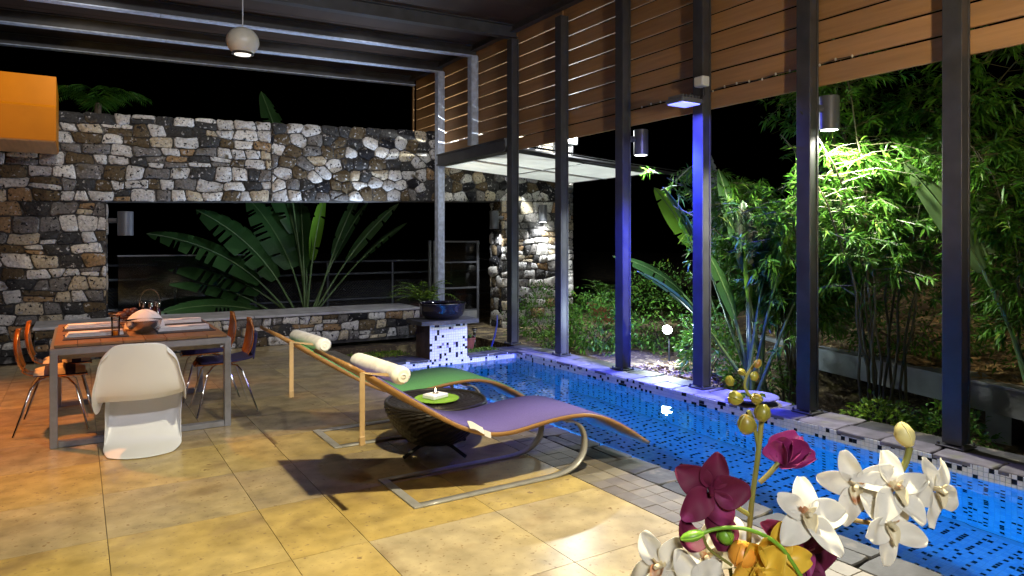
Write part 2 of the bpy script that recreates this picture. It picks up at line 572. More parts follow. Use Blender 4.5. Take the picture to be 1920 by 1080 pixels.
def bank_fn(u, v):
    x0, y0 = 6.55 + 1.95 * v + .02, .6 + 7.2 * v
    x = x0 + u * 7
    return (x, y0 - u * 2.5, .19 + 1.45 * min(1, u * 1.5) ** 1.2 + .05 * math.sin(u * 23 + v * 9) * math.cos(v * 31))


bank.grid(bank_fn, 40, 40)
tag(bank.obj('bank', bank_m, smooth=60), kind='structure')

# ------------------------------------------------------------------ patio floor with its slabs
flo = B().box((-2.43, 4.7, -.06), (10.94, 11.3, .085))
floor = tag(flo.obj('floor', grout_m), kind='structure')
cols = [-6.44, -5.71, -4.98, -4.25, -3.52, -2.79, -2.06, -1.33, -.60, .13, .86, 1.24, 1.98, 2.70]
row_r = {}
yk = -.32
rows = []
while yk < 10.3:
    rows.append((yk, min(yk + .73, 10.395)))
    yk += .73
row_tone = [.3, .2, .2, .1, .75, .08, .68, .25, .70, .55, .72, .66, .72, .68, .7, .66]
for i, (y0, y1) in enumerate(rows):
    for j in range(len(cols) - 1):
        x0, x1 = cols[j], cols[j + 1]
        gp = .0017
        t = row_tone[i % len(row_tone)] + R.uniform(-.13, .13)
        if 3.3 < y0 + .4 < 3.3: t = .9
        if y1 < 3.4 and x0 > 1.2: t = .93 + R.uniform(-.05, .06)
        if y1 < 3.4 and x0 < 1.2: t = .08 + R.uniform(0, .15)
        b = B()
        zt = 0.0
        b.box((0, 0, 0), (x1 - x0 - 2 * gp, y1 - y0 - 2 * gp, .022), rnd=min(max(t, .001), .999))
        b.obj('slab', slab_m, floor, loc=((x0 + x1) / 2, (y0 + y1) / 2, -.011 + zt))
# strip of small setts beside the pool: the nearest as single pieces, the rest joined
sett_me = B().box((0, 0, 0), (.1095, .1185, .022), bev=.0015).mesh('sett', cobble_m)
rest = B()
for i in range(86):
    y = -.9 + .1215 * i
    for j in range(3):
        x = 2.705 + .0565 + .1125 * j
        if 1.7 < y < 8.0:
            o = link(bpy.data.objects.new('sett', sett_me), floor)
            o.location = (x, y, -.011 + R.uniform(-.0015, .0015))
        else:
            rest.box((x, y, -.011), (.105, .117, .022))
tag(rest.obj('sett_paving', cobble_m, floor), kind='stuff')

# ------------------------------------------------------------------ pool
basin = B()
PX0, PX1, PY0, PY1, PZ = 3.30, 5.15, -1.6, 8.10, -1.05
WATER = -.092
basin.box((5.325, 3.25, -.545), (.35, 9.7, 1.03))
basin.box((3.17, 3.25, -.545), (.26, 9.7, 1.03))
basin.box((4.22, 8.295, -.545), (2.50, .39, 1.03))
basin.box((4.22, -1.75, -.545), (2.50, .3, 1.03))
basin.box((4.22, 3.25, -1.11), (1.848, 9.696, .1))
basin.box((3.53, 3.25, -.75), (.458, 9.696, .62))
pool = tag(basin.obj('pool_basin', pool_m), kind='structure')


def mosaic(name, o, u, v, nrm, nu, nv, pitch, parent, mat, black=.12, thick=.003, clump=False, flat=False):
    o, u, v, nrm = Vector(o), Vector(u), Vector(v), Vector(nrm)
    b = B()
    h = pitch * .455
    for i in range(nu):
        for j in range(nv):
            c = o + u * (i + .5) * pitch + v * (j + .5) * pitch + nrm * thick
            p = black
            if clump: p = (.8 if (j + i // 3) % 2 else .12) if i % 3 == 0 else .05
            r = .88 if R.random() < p else (.985 if (mat is mosaic_m and R.random() < .03) else R.uniform(.02, .72))
            h = pitch * (.40 if r == .88 else .455)
            q = [c + u * a + v * d for a, d in ((-h, -h), (h, -h), (h, h), (-h, h))]
            if flat:
                b.add(q, [(0, 1, 2, 3)], rnd=r)
                continue
            k = h * 1.06
            q2 = [c - nrm * thick + u * a + v * d for a, d in ((-k, -k), (k, -k), (k, k), (-k, k))]
            b.add(q + q2, [(0, 1, 2, 3), (4, 5, 1, 0), (5, 6, 2, 1), (6, 7, 3, 2), (7, 4, 0, 3)], rnd=r)
    return tag(b.obj(name, mat, parent), kind='stuff')


PT = .033
def tile_mesh(col_):
    h_ = PT * .455
    return B().box((0, 0, 0), (h_ * 2, h_ * 2, .006), rnd=col_, bev=.0012).mesh('tile', mosaic_m)


tile_kinds = [tile_mesh(.3), tile_mesh(.7), tile_mesh(.9)]
restb = B()
for i_ in range(int(9.4 / PT)):
    for j_ in range(3):
        kk = 2 if R.random() < .13 else R.choice((0, 0, 1))
        yy, zz = PY1 - (i_ + .5) * PT, -.003 - (j_ + .5) * PT
        if .6 < yy < 3.85:
            o = link(bpy.data.objects.new('tile', tile_kinds[kk]), pool)
            o.location = (PX1 - .0015, yy, zz)
            o.rotation_euler = (0, rad(-90), 0)
        else:
            restb.box((PX1 - .0015, yy, zz), (.006, PT * .91, PT * .91), rnd=(.3, .7, .9)[kk])
tag(restb.obj('mosaic_band', mosaic_m, pool), kind='stuff')
mosaic('mosaic_band', (PX0, PY1, -.003), (1, 0, 0), (0, 0, -1), (0, -1, 0), int(1.84 / PT), 3, PT, pool, mosaic_m, .14)
mosaic('pool_wall_tiles', (PX1, PY1, -.104), (0, -1, 0), (0, 0, -1), (-1, 0, 0), int(8.4 / PT), 28, PT, pool, mosaic_deep_m, .22, clump=True, flat=True)
mosaic('pool_wall_tiles', (PX0, PY1, -.104), (1, 0, 0), (0, 0, -1), (0, -1, 0), int(1.84 / PT), 28, PT, pool, mosaic_deep_m, .2, clump=True, flat=True)
mosaic('ledge_tiles', (3.305, -.4, -.44), (0, 1, 0), (1, 0, 0), (0, 0, 1), int(8.5 / PT), 13, PT, pool, mosaic_deep_m, .14, flat=True)
mosaic('pool_floor_tiles', (3.78, -.4, -1.06), (0, 1, 0), (1, 0, 0), (0, 0, 1), int(8.5 / PT), 40, PT, pool, mosaic_deep_m, .2, clump=True, flat=True)
st = B().box((3.304, 3.4, -.13), (.006, 8.6, .03))
tag(st.obj('light_strip', strip_m), 'thin blue light strip under the near rim of the pool', 'light strip')

wm = bpy.data.materials.new('pool_water')
wm.use_nodes = True
n_, l_ = wm.node_tree.nodes, wm.node_tree.links
n_.remove(n_['Principled BSDF'])
rf = n_.new('ShaderNodeBsdfRefraction')
rf.inputs['IOR'].default_value = 1.33
rf.inputs['Color'].default_value = (.82, .94, 1, 1)
gl = n_.new('ShaderNodeBsdfGlossy')
gl.inputs['Roughness'].default_value = .01
fr = n_.new('ShaderNodeFresnel')
fr.inputs[0].default_value = 1.33
mx = n_.new('ShaderNodeMixShader')
tcw = n_.new('ShaderNodeTexCoord')
nzw = n_.new('ShaderNodeTexNoise')
nzw.inputs['Scale'].default_value = 2.6
nzw.inputs['Detail'].default_value = 2
bpw = n_.new('ShaderNodeBump')
bpw.inputs['Strength'].default_value = .2
bpw.inputs['Distance'].default_value = .03
l_.new(tcw.outputs['Object'], nzw.inputs['Vector'])
l_.new(nzw.outputs['Fac'], bpw.inputs['Height'])
for q in (rf, gl, fr): l_.new(bpw.outputs[0], q.inputs['Normal'])
l_.new(fr.outputs[0], mx.inputs[0])
l_.new(rf.outputs[0], mx.inputs[1])
l_.new(gl.outputs[0], mx.inputs[2])
l_.new(mx.outputs[0], n_['Material Output'].inputs[0])
wb = B().grid(lambda u, v: (PX0 + .001 + u * (PX1 - PX0 - .002), PY0 + .001 + v * (PY1 - PY0 - .002), WATER), 4, 12)
tag(wb.obj('water', wm), kind='structure')

# coping stones
cop = B().box((5.40, 3.3, -.047), (.50, 9.78, .034))
cop.box((3.17, 3.3, -.047), (.258, 9.78, .034))
coping = tag(cop.obj('pool_coping', grout_m), kind='structure')


def rough_slab(x0, x1, y0, y1, z, t, mat, name, parent, jit=.012):
    pts = []
    for (a, b_, c_, d_) in ((x0, y0, x1, y0), (x1, y0, x1, y1), (x1, y1, x0, y1), (x0, y1, x0, y0)):
        for k in range(2):
            f = (k + R.uniform(.1, .4)) / 2 if k else R.uniform(.02, .08)
            pts.append((a + (c_ - a) * f + R.uniform(-jit, jit) * .5, b_ + (d_ - b_) * f + R.uniform(-jit, jit) * .5))
    n = len(pts)
    cx, cy = (x0 + x1) / 2, (y0 + y1) / 2
    b = B()
    vs = [(px - cx, py - cy, -t) for px, py in pts] + [(px - cx, py - cy, -.006) for px, py in pts] + \
         [((px - cx) * .96, (py - cy) * .96, R.uniform(-.002, .002)) for px, py in pts]
    fs = [tuple(range(n - 1, -1, -1))]
    for r in range(2):
        for k in range(n):
            fs.append((r * n + k, r * n + (k + 1) % n, (r + 1) * n + (k + 1) % n, (r + 1) * n + k))
    fs.append(tuple(2 * n + k for k in range(n)))
    b.add(vs, fs)
    return b.obj(name, mat, parent, loc=(cx, cy, z))


y = -1.4
while y < 8.1:
    h = R.uniform(.26, .46)
    y2 = min(y + h, 8.12)
    sp = R.uniform(.42, .55)
    rough_slab(5.146, 5.146 + .5 * sp, y, y2 - .01, 0.004, .03, slate_pale_m, 'coping_stone', coping)
    rough_slab(5.145 + .5 * sp, 5.66, y + R.uniform(-.02, .02), y2 - .01, R.uniform(-.004, .004), .03, slate_m if R.random() < .6 else slate_pale_m, 'coping_stone', coping)
    y = y2
y = -1.4
while y < 8.1:
    h = R.uniform(.2, .42)
    y2 = min(y + h, 8.1)
    if R.random() < .5:
        rough_slab(3.05, 3.315, y, y2 - .008, 0.0, .03, slate_m, 'coping_stone', coping)
    else:
        c_ = R.uniform(3.15, 3.2)
        rough_slab(3.05, c_ - .005, y, y2 - .008, 0.0, .03, slate_m, 'coping_stone', coping)
        rough_slab(c_ + .003, 3.315, y, y2 - .008, 0.0, .03, slate_m, 'coping_stone', coping)
    y = y2
x = 3.04
for (xa, xb, nx) in ((3.02, 3.82, 3), (4.40, 5.6, 4)):
    for k in range(nx):
        wd = (xb - xa) / nx
        rough_slab(xa + k * wd, xa + (k + 1) * wd - .01, 8.085, 8.28 + R.uniform(0, .05), .004, .03, slate_m, 'coping_stone', coping)
        rough_slab(xa + k * wd, xa + (k + 1) * wd - .01, 8.34, 8.56, -.004, .03, slate_m, 'coping_stone', coping)

# ------------------------------------------------------------------ stone walls
def lint(x): return 2.28 + .031 * (x - 6.79)
def topz(x): return 3.50 + .036 * (x - 5.3)


def clip(poly, p, nrm):
    out = []
    for i in range(len(poly)):
        a, b = poly[i], poly[(i + 1) % len(poly)]
        da = (a[0] - p[0]) * nrm[0] + (a[1] - p[1]) * nrm[1]
        db = (b[0] - p[0]) * nrm[0] + (b[1] - p[1]) * nrm[1]
        if da <= 0: out.append(a)
        if da * db < 0:
            t = da / (da - db)
            out.append((a[0] + (b[0] - a[0]) * t, a[1] + (b[1] - a[1]) * t))
    return out


def rubble(u0, u1, v0, v1, cw, ch, jit):
    """irregular stone outlines filling a rectangle: cells of a jittered running bond"""
    nv = max(1, round((v1 - v0) / ch))
    ch = (v1 - v0) / nv
    seeds, rowsd = [], []
    for j in range(nv):
        nu = max(1, round((u1 - u0) / (cw * R.uniform(.85, 1.2))))
        row = []
        off = R.uniform(-.4, .4)
        for i in range(-1, nu + 1):
            ji = jit((u0 + (i + .5) * (u1 - u0) / nu)) if callable(jit) else jit
            row.append((u0 + (i + .5 + off + R.uniform(-ji, ji)) * (u1 - u0) / nu, v0 + (j + .5 + R.uniform(-ji, ji) * .8) * ch))
        rowsd.append(row)
    out = []
    ax = ch / cw
    for j, row in enumerate(rowsd):
        for s in row:
            poly = [(u0, v0), (u1, v0), (u1, v1), (u0, v1)]
            near = [q for jj in (j - 2, j - 1, j, j + 1, j + 2) if 0 <= jj < nv for q in rowsd[jj] if q is not s and abs(q[0] - s[0]) < cw * 2.6]
            for q in near:
                dx, dy = (q[0] - s[0]), (q[1] - s[1])
                nx, nyy = dx * ax * ax, dy
                poly = clip(poly, ((s[0] + q[0]) / 2, (s[1] + q[1]) / 2), (nx, nyy))
                if len(poly) < 3: break
            if len(poly) >= 3: out.append(poly)
    return out


def squared(u0, u1, v0, v1, cw, ch, jit):
    """courses of roughly squared stones with wandering bed joints"""
    nv = max(1, round((v1 - v0) / ch))
    hs = [R.uniform(.75, 1.3) for _ in range(nv)]
    t = sum(hs)
    lev = [v0]
    for h_ in hs: lev.append(lev[-1] + h_ / t * (v1 - v0))
    phs = [(R.uniform(0, 6), R.uniform(0, 6)) for _ in lev]

    def bed(k, u):
        if k == 0: return v0
        if k == nv: return v1
        a, b_ = phs[k]
        return lev[k] + ch * jit * (.8 * math.sin(u * 2.1 / cw * .5 + a) + .5 * math.sin(u * 5.3 / cw * .5 + b_))
    out = []
    for k in range(nv):
        u = u0 - R.uniform(0, cw * .8)
        s0 = R.uniform(-.15, .15) * ch
        while u < u1:
            wd = cw * R.uniform(.55, 1.4)
            s1 = R.uniform(-.22, .22) * ch
            ua, ub = u, u + wd
            if ub > u0 + .03:
                bl, br = max(u0, ua - s0), min(u1, ub - s1)
                tl, tr = max(u0, ua + s0), min(u1, ub + s1)
                if br - bl > .02 and tr - tl > .02:
                    if R.random() < .13 and wd > cw * .7:      # two thin stones on top of each other
                        m_ = R.uniform(.4, .6)
                        ml, mr = (bl + tl) / 2, (br + tr) / 2
                        zl = bed(k, ml) * (1 - m_) + bed(k + 1, ml) * m_
                        zr = bed(k, mr) * (1 - m_) + bed(k + 1, mr) * m_
                        out.append([(bl, bed(k, bl)), (br, bed(k, br)), (mr, zr), (ml, zl)])
                        out.append([(ml, zl), (mr, zr), (tr, bed(k + 1, tr)), (tl, bed(k + 1, tl))])
                    else:
                        mu = (bl + br) / 2
                        out.append([(bl, bed(k, bl)), (mu, bed(k, mu)), (br, bed(k, br)), (tr, bed(k + 1, tr)), (mu, bed(k + 1, mu)), (tl, bed(k + 1, tl))])
            u, s0 = ub, s1
    return out


def area(p): return abs(sum(p[i][0] * p[(i + 1) % len(p)][1] - p[(i + 1) % len(p)][0] * p[i][1] for i in range(len(p)))) / 2


def stone_data(poly, gap, proud):
    cx = sum(p[0] for p in poly) / len(poly)
    cy = sum(p[1] for p in poly) / len(poly)
    pts = []
    n = len(poly)
    q = [p for i, p in enumerate(poly) if math.hypot(p[0] - poly[i - 1][0], p[1] - poly[i - 1][1]) > .02]
    n = len(q)
    if n < 3: return None
    for i in range(n):
        a, b, c = q[i - 1], q[i], q[(i + 1) % n]
        for (e, f) in ((a, .16), (c, .16)):
            pts.append((b[0] + (e[0] - b[0]) * f + R.uniform(-.006, .006), b[1] + (e[1] - b[1]) * f + R.uniform(-.006, .006)))

    def ins(p, g_):
        d = math.hypot(p[0] - cx, p[1] - cy)
        k = max(.2, 1 - g_ / max(d, .01))
        return (p[0] - cx) * k, (p[1] - cy) * k
    ring = [ins(p, gap) for p in pts]
    ring2 = [ins(p, gap + .004) for p in pts]
    ring3 = [ins(p, gap + .015) for p in pts]
    m = len(pts)
    vs = [(a, .02, b) for a, b in ring] + [(a, -proud * .7 + R.uniform(-.004, .004), b) for a, b in ring2] + [(a, -proud + R.uniform(-.006, .004), b) for a, b in ring3]
    fs = []
    for r in range(2):
        for k in range(m):
            fs.append((r * m + k, r * m + (k + 1) % m, (r + 1) * m + (k + 1) % m, (r + 1) * m + k))
    vs.append((0, -proud - R.uniform(0, .012), 0))
    for k in range(m):
        fs.append((2 * m + k, 2 * m + (k + 1) % m, 3 * m))
    return cx, cy, vs, fs


def stone_face(polys, wall, yf, mapz, gap=.006, proud=(.010, .045), white=lambda x, z: 0.0, limit=300):
    polys = sorted(polys, key=lambda p: -area(p))
    restb = B()
    for i, p in enumerate(polys):
        if area(p) < .0012: continue
        d = stone_data(p, gap, R.uniform(*proud))
        if d is None: continue
        cx, cy, vs, fs = d
        z = mapz(cx, cy)
        r = min(max(R.random() + white(cx, z), .002), .998)
        if r > .93 and R.random() < .6: r = .75
        b = B()
        if i < limit:
            b.add(vs, fs, rnd=r)
            b.obj('stone', stone_m, wall, smooth=50, loc=(cx, yf, z), rot=(R.uniform(-.04, .04), 0, R.uniform(-.03, .03)))
        else:
            restb.add([(v[0] + cx, v[1] + yf, v[2] + z) for v in vs], fs, rnd=r)
    if restb.v: tag(restb.obj('small_stones', stone_m, wall), kind='stuff')


WY = 11.30
XL, XO, XR1, XR2 = -1.75, .35, 6.85, 8.55


def prism_x(b, x0, x1, zf0, zf1, y0, y1):
    vs = []
    for x in (x0, x1):
        vs += [(x, y0, zf0(x)), (x, y1, zf0(x)), (x, y1, zf1(x)), (x, y0, zf1(x))]
    b.add(vs, [(0, 1, 2, 3), (7, 6, 5, 4), (0, 4, 5, 1), (1, 5, 6, 2), (2, 6, 7, 3), (3, 7, 4, 0)])


wb = B()
prism_x(wb, XL, XR2, lint, lambda x: topz(x) - .02, WY, WY + .42)
wall = tag(wb.obj('stone_wall', mortar_m), kind='structure')
tag(wall, 'tall rubble stone wall spanning over the wide opening behind the dining table', 'wall')
wall['kind'] = 'thing'
del wall['kind']
band = squared(XL, 2.6, 0, 1, .27, .162 / 1.25, .16) + rubble(2.6, XR2, 0, 1, .235, .175 / 1.25, .38)
poly2 = []
for p in band:
    poly2.append([(u, v * 1.25) for u, v in p])
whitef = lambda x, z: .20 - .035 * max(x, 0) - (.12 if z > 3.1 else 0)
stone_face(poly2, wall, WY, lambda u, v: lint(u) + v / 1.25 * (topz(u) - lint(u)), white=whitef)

cb = B()
prism_x(cb, XL, XO, lambda x: -.1, lambda x: lint(x) - .004, WY + .002, WY + .41)
column = tag(cb.obj('stone_column', mortar_m), 'left stone column beside the opening behind the wooden chairs', 'column')
lz = lint(-.5)
stone_face(squared(XL, XO, 0, lz, .27, .165, .14), column, WY, lambda u, v: v, white=lambda x, z: .14)
# jamb stones seen inside the opening
jb = rubble(0, .4, 0, lz, .24, .2, .2)

pb = B()
prism_x(pb, XR1, XR2, lambda x: -.3, lambda x: lint(x) - .004, WY + .002, WY + .41)
pier = tag(pb.obj('stone_pier', mortar_m), 'lamp lit stone pier at the right end of the wall by the pool', 'pier')
stone_face(squared(XR1, XR2, -.2, lint(7.6), .26, .18, .16), pier, WY, lambda u, v: v, white=lambda x, z: .12)
# a return of stones on the left edge of the pier
jd = []
for p in rubble(0, .4, -.2, lint(7), .25, .2, .2):
    d = stone_data(p, .008, R.uniform(.012, .03))
    if d:
        cx, cy, vs, fs = d
        b = B().add(vs, fs, rnd=R.random())
        b.obj('stone', stone_m, pier, smooth=50, loc=(XR1, WY + cx, cy), rot=(0, 0, -rad(90)))
for p in jb:
    d = stone_data(p, .008, R.uniform(.01, .02))
    if d:
        cx, cy, vs, fs = d
        B().add(vs, fs, rnd=R.random()).obj('stone', stone_m, column, smooth=50, loc=(XO, WY + cx, cy), rot=(0, 0, rad(90)))

lw = B().box((2.15, 10.86, .185), (5.2, .9, .45))
low = tag(lw.obj('low_stone_wall', mortar_m), 'low stone bench wall with grey slab top below the opening', 'low wall')
stone_face(squared(-.45, 4.75, 0, .405, .235, .135, .16), low, 10.41, lambda u, v: v, white=lambda x, z: .06, proud=(.015, .035))
for k in range(4):
    x0 = -.47 + k * 1.31
    B().box((0, 0, 0), (1.304, .95 if k else .94, .035), bev=.006).obj('top_slab', sill_m, low, loc=(x0 + .655, 10.85, .4285))
rs = B().box((5.2, 10.9, .1), (.9, .7, .28))
rs.obj('planter_block', mortar_m, low)

# ------------------------------------------------------------------ steel frame, roof and timber screen
PXC = 5.455
post_y = [2.575 + 1.22 * k for k in range(-1, 9)]


def roof_z(x, y=0): return 4.52 - .028 * (5.4 - x)


def steel_post(y, z0, z1, mat, label, plate=True):
    t = thing('steel_post', label, 'post', (PXC, y, z0), group='steel posts of the pergola')
    h = z1 - z0
    b = B()
    b.box((0, 0, h / 2 + .012), (.085, .125, h - .02), bev=.006)
    b.obj('shaft', mat, t)
    b = B().box((.055, 0, h / 2 + .012), (.022, .135, h - .02), bev=.003)
    b.obj('flange', mat, t)
    b = B().box((-.052, 0, h / 2 + .012), (.018, .135, h - .02), bev=.003)
    b.obj('flange', mat, t)
    if plate:
        B().box((0, 0, .006), (.19, .2, .012), bev=.002).obj('base_plate', mat, t)
        for sx in (-1, 1):
            for sy in (-1, 1):
                B().lathe([(.011, .012), (.011, .022), (.006, .034)], (sx * .08, sy * .085, 0), 6).obj('bolt', mat, t)
    return t


post_labels = ['dark steel post nearest the camera beyond the frame edge',
               'dark steel post at the right behind the pale yellow orchid bud',
               'dark steel post with cylinder lamp among the bamboo leaves',
               'dark steel post carrying the blue floodlight and white junction box',
               'steel post lit bright blue with grey cylinder lamp behind',
               'dark steel post beside the bright flood lamp on the canopy',
               'dark steel post at the far right corner of the pool',
               'short pale steel post standing on the canopy beam',
               'tall pale steel post rising behind the dark glazed bowl',
               'dark short post at the far end of the timber screen']
for k, y in enumerate(post_y):
    if k == 0: continue
    if k <= 6: steel_post(y, 0.008, 4.5, steel, post_labels[k])
    elif k == 7: steel_post(y, 3.062, 4.52, steel_lit_tone, post_labels[k], False)
    elif k == 8: steel_post(y, 0.3, 4.52, steel_lit_tone, post_labels[k], False)

db = thing('door_beam', 'dark steel beam carrying the lit canopy between two posts', 'beam', (PXC, 9.92, 2.955))
B().box((0, 0, 0), (.14, 2.28, .2), bev=.006).obj('web', steel, db)
B().box((-.075, 0, .088), (.03, 2.29, .022)).obj('flange', steel, db)
B().box((-.075, 0, -.088), (.03, 2.29, .022)).obj('flange', steel, db)

# boards of the screen, per bay, on the outer side of the posts
scr = thing('timber_screen', 'brown timber board screen hung outside the row of posts', 'screen', (PXC + .10, 6, 2.88))
bw = .176
pitch = .197
nb = 9
me_board = B().box((0, 0, 0), (.03, 1.212, bw), bev=.003).mesh('board', board_m)
for k in range(-1, 8):
    ymid = 2.575 + 1.22 * (k + .5)
    for j in range(nb):
        z = 2.88 + bw / 2 + j * pitch
        if k >= 5 and z < 3.06 + bw / 2: continue
        if k >= 7 and z < 3.5: continue
        o = link(bpy.data.objects.new('board', me_board), scr)
        o.location = (.005 + R.uniform(-.002, .002), ymid - 6, z - 2.88)
# battens behind the boards at each post
for k in range(0, 9):
    y = 2.575 + 1.22 * k
    b = B().box((-.022, y - 6 + .10, .88 + (.1 if k > 4 else 0)), (.022, .05, 1.72 - (.2 if k > 4 else 0)))
    b.obj('batten', board_m, scr)

beam_info = [(-2, -.35, steel, 'dark roof beam out of view behind the camera'),
             (0, 2.575, steel, ''), (2, 5.015, steel, 'dark steel roof beam nearest the camera'),
             (5, 8.675, steel, 'dark steel roof beam ending at the pool corner post'),
             (6, 9.895, steel_lit_tone, 'pale steel roof beam nearest the globe pendant, above the short pale post'),
             (7, 11.115, steel_lit_tone, 'pale steel roof beam above the tall pale post, middle of three'),
             (8, 12.335, steel_lit_tone, 'pale steel roof beam farthest back against the black sky')]
for k, y, mat, lab in beam_info:
    if k < 5: continue
    t = thing('roof_beam', lab, 'beam', (0, y, 0), group='steel beams under the pergola roof')
    for name, z0, z1, hw in (('bottom_flange', 0, .014, .062), ('web', .016, .17, .014), ('top_flange', .172, .186, .062)):
        segs = [(-4, 5.51)]
        if name == 'bottom_flange' and k >= 6: segs = [(-4, .90 + .18 * (k - 6)), (.906 + .18 * (k - 6), 5.51)]
        for (x0, x1) in segs:
            b = B()
            vs = []
            for x in (x0, x1):
                z = roof_z(x)
                vs += [(x, -hw, z + z0), (x, hw, z + z0), (x, hw, z + z1), (x, -hw, z + z1)]
            b.add(vs, [(0, 1, 2, 3), (7, 6, 5, 4), (0, 4, 5, 1), (1, 5, 6, 2), (2, 6, 7, 3), (3, 7, 4, 0)])
            b.obj(name, mat if name == 'bottom_flange' else steel, t)  # lower flange alone takes the tone, as if lit from below
# near beam crossing at the top right (seen at the top edge) and edge beam along the posts
eb = thing('edge_beam', 'dark steel edge beam along the tops of the pool posts', 'beam', (PXC, 5, 4.515))
B().box((0, .6, .1), (.10, 13.6, .02)).obj('flange', steel, eb)
B().box((0, .6, .19), (.03, 13.6, .16)).obj('web', steel, eb)

roof = thing('roof', 'dark brown sloping pergola roof with board ceiling', 'roof', (0, 5, 4.7))
roofboards = []
yy = -2.5
while yy < 12.4:
    y2 = yy + .61
    b = B()
    vs = []
    for x in (-6, 5.60):
        z = roof_z(x) + .19 - 4.7
        vs += [(x, yy - 5, z), (x, y2 - 5 - .008, z), (x, y2 - 5 - .008, z + .05), (x, yy - 5, z + .05)]
    b.add(vs, [(0, 1, 2, 3), (7, 6, 5, 4), (0, 4, 5, 1), (1, 5, 6, 2), (2, 6, 7, 3), (3, 7, 4, 0)])
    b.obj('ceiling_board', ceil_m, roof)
    yy = y2
b = B()
vs = []
for x in (-6, 5.60):
    z = roof_z(x) + .26 - 4.7
    vs += [(x, -7.5, z), (x, 7.45, z), (x, 7.45, z + .04), (x, -7.5, z + .04)]
b.add(vs, [(0, 1, 2, 3), (7, 6, 5, 4), (0, 4, 5, 1), (1, 5, 6, 2), (2, 6, 7, 3), (3, 7, 4, 0)])
b.obj('roof_sheet', steel, roof)

# canopy of frosted panels
can = thing('canopy', 'frosted panel canopy glowing white beside the stone pier', 'canopy', (5.53, 10, 2.86))
def cz(x): return -.066 * x
for i in range(2):
    for j in range(2):
        x0, x1 = .04 + i * 1.36, .04 + (i + 1) * 1.36 - .05
        y0, y1 = -1.18 + j * 1.2, -1.18 + (j + 1) * 1.2 - .05
        b = B()
        b.add([(x0, y0, cz(x0)), (x1, y0, cz(x1)), (x1, y1, cz(x1)), (x0, y1, cz(x0)),
               (x0, y0, cz(x0) + .008), (x1, y0, cz(x1) + .008), (x1, y1, cz(x1) + .008), (x0, y1, cz(x0) + .008)],
              [(3, 2, 1, 0), (4, 5, 6, 7), (0, 1, 5, 4), (1, 2, 6, 5), (2, 3, 7, 6), (3, 0, 4, 7)])
        b.obj('panel', frost_m, can)
for yv in (-1.2, 0.0, 1.2):
    B().tube([(.02, yv, .02), (2.82, yv, cz(2.8) + .02)], .026, 4).obj('rafter', steel, can)
for xv in (.05, 1.40, 2.75):
    B().tube([(xv, -1.2, cz(xv) + .022), (xv, 1.2, cz(xv) + .022)], .02, 4).obj('purlin', steel, can)
B().tube([(.05, -1.26, .10), (3.9, -1.26, cz(3.8) + .13)], .018, 6).obj('rail', chrome, can)
B().tube([(.05, -1.26, .04), (3.9, -1.26, cz(3.8) + .05)], .03, 4).obj('fascia', steel, can)

# flood lamp on the canopy
fl = thing('flood_lamp', 'blazing white flood lamp standing on the canopy edge', 'flood lamp', (6.6, 8.74, 2.82))
B().tube([(0, 0, 0), (0, 0, .2)], .015, 8).obj('stand', steel, fl)
B().box((0, 0, .30), (.20, .06, .16), bev=.01).obj('housing', black_m, fl)
B().box((-.02, -.034, .30), (.17, .008, .13)).obj('lit_panel', flood_m, fl)

# ------------------------------------------------------------------ lamps
pend = thing('globe_pendant', 'cream globe pendant lamp hanging on a thin cord', 'pendant lamp', (1.383, 7.2, 3.482))
prof = [(.155 * math.sin(a), -.155 * math.cos(a) * .9) for a in np.linspace(.62, math.pi - .08, 18)]
B().lathe(prof, n=32).obj('globe', globe_m, pend, smooth=60)
B().lathe([(.098, -.112), (.102, -.128), (.09, -.134), (.08, -.13), (.08, -.112)], n=32).obj('ring', chrome, pend, smooth=40)
B().lathe([(.0, -.125), (.04, -.126), (.078, -.116)], n=24).obj('bulb', warm_bulb_m, pend, smooth=60)
B().tube([(0, 0, .137), (0, 0, 1.02)], .006, 6).obj('cord', cord_m, pend)

fb = thing('blue_floodlight', 'blue glowing floodlight bracketed on the fourth post', 'floodlight', (5.13, 4.95, 2.88))
B().box((0, 0, .025), (.28, .24, .045), bev=.008).obj('housing', cyl_m, fb)
for k in range(6):
    B().box((-.11 + k * .044, 0, .062), (.012, .2, .03)).obj('cooling_fin', cyl_m, fb)
B().box((0, 0, -.002), (.24, .20, .008)).obj('lit_panel', blue_bulb_m, fb)
B().box((.2, 0, .05), (.14, .05, .02)).obj('bracket', steel, fb)
jbx = thing('junction_box', 'small white junction box on the post above the blue floodlight', 'junction box', (5.33, 4.90, 3.12))
B().box((0, 0, 0), (.10, .12, .10), bev=.008).obj('case', whitebox_m, jbx)
B().box((-.053, 0, 0), (.008, .10, .08), bev=.002).obj('lid', whitebox_m, jbx)
B().tube([(.03, 0, -.05), (.045, 0, -.12), (.0, .02, -.18)], .006, 6).obj('cable', black_m, jbx)


def cyl_lamp(loc, h, r, lit, label, arm=(-.1, 0)):
    t = thing('cylinder_lamp', label, 'cylinder lamp', loc, group='grey cylinder lamps')
    B().lathe([(r * .86, 0), (r, .004), (r, h - .004), (r * .95, h), (0, h)], n=24).obj('body', cyl_m, t, smooth=40)
    B().lathe([(0, .006), (r * .84, .006), (r * .84, -.001), (r * .8, -.001)], n=24).obj('lens', bulb_m if lit else glass_m, t)
    a = Vector((arm[0], arm[1], 0))
    B().tube([a * .5 + Vector((0, 0, h * .62)), a + Vector((0, 0, h * .62))], .035, 8).obj('wall_arm', cyl_m, t)
    return t


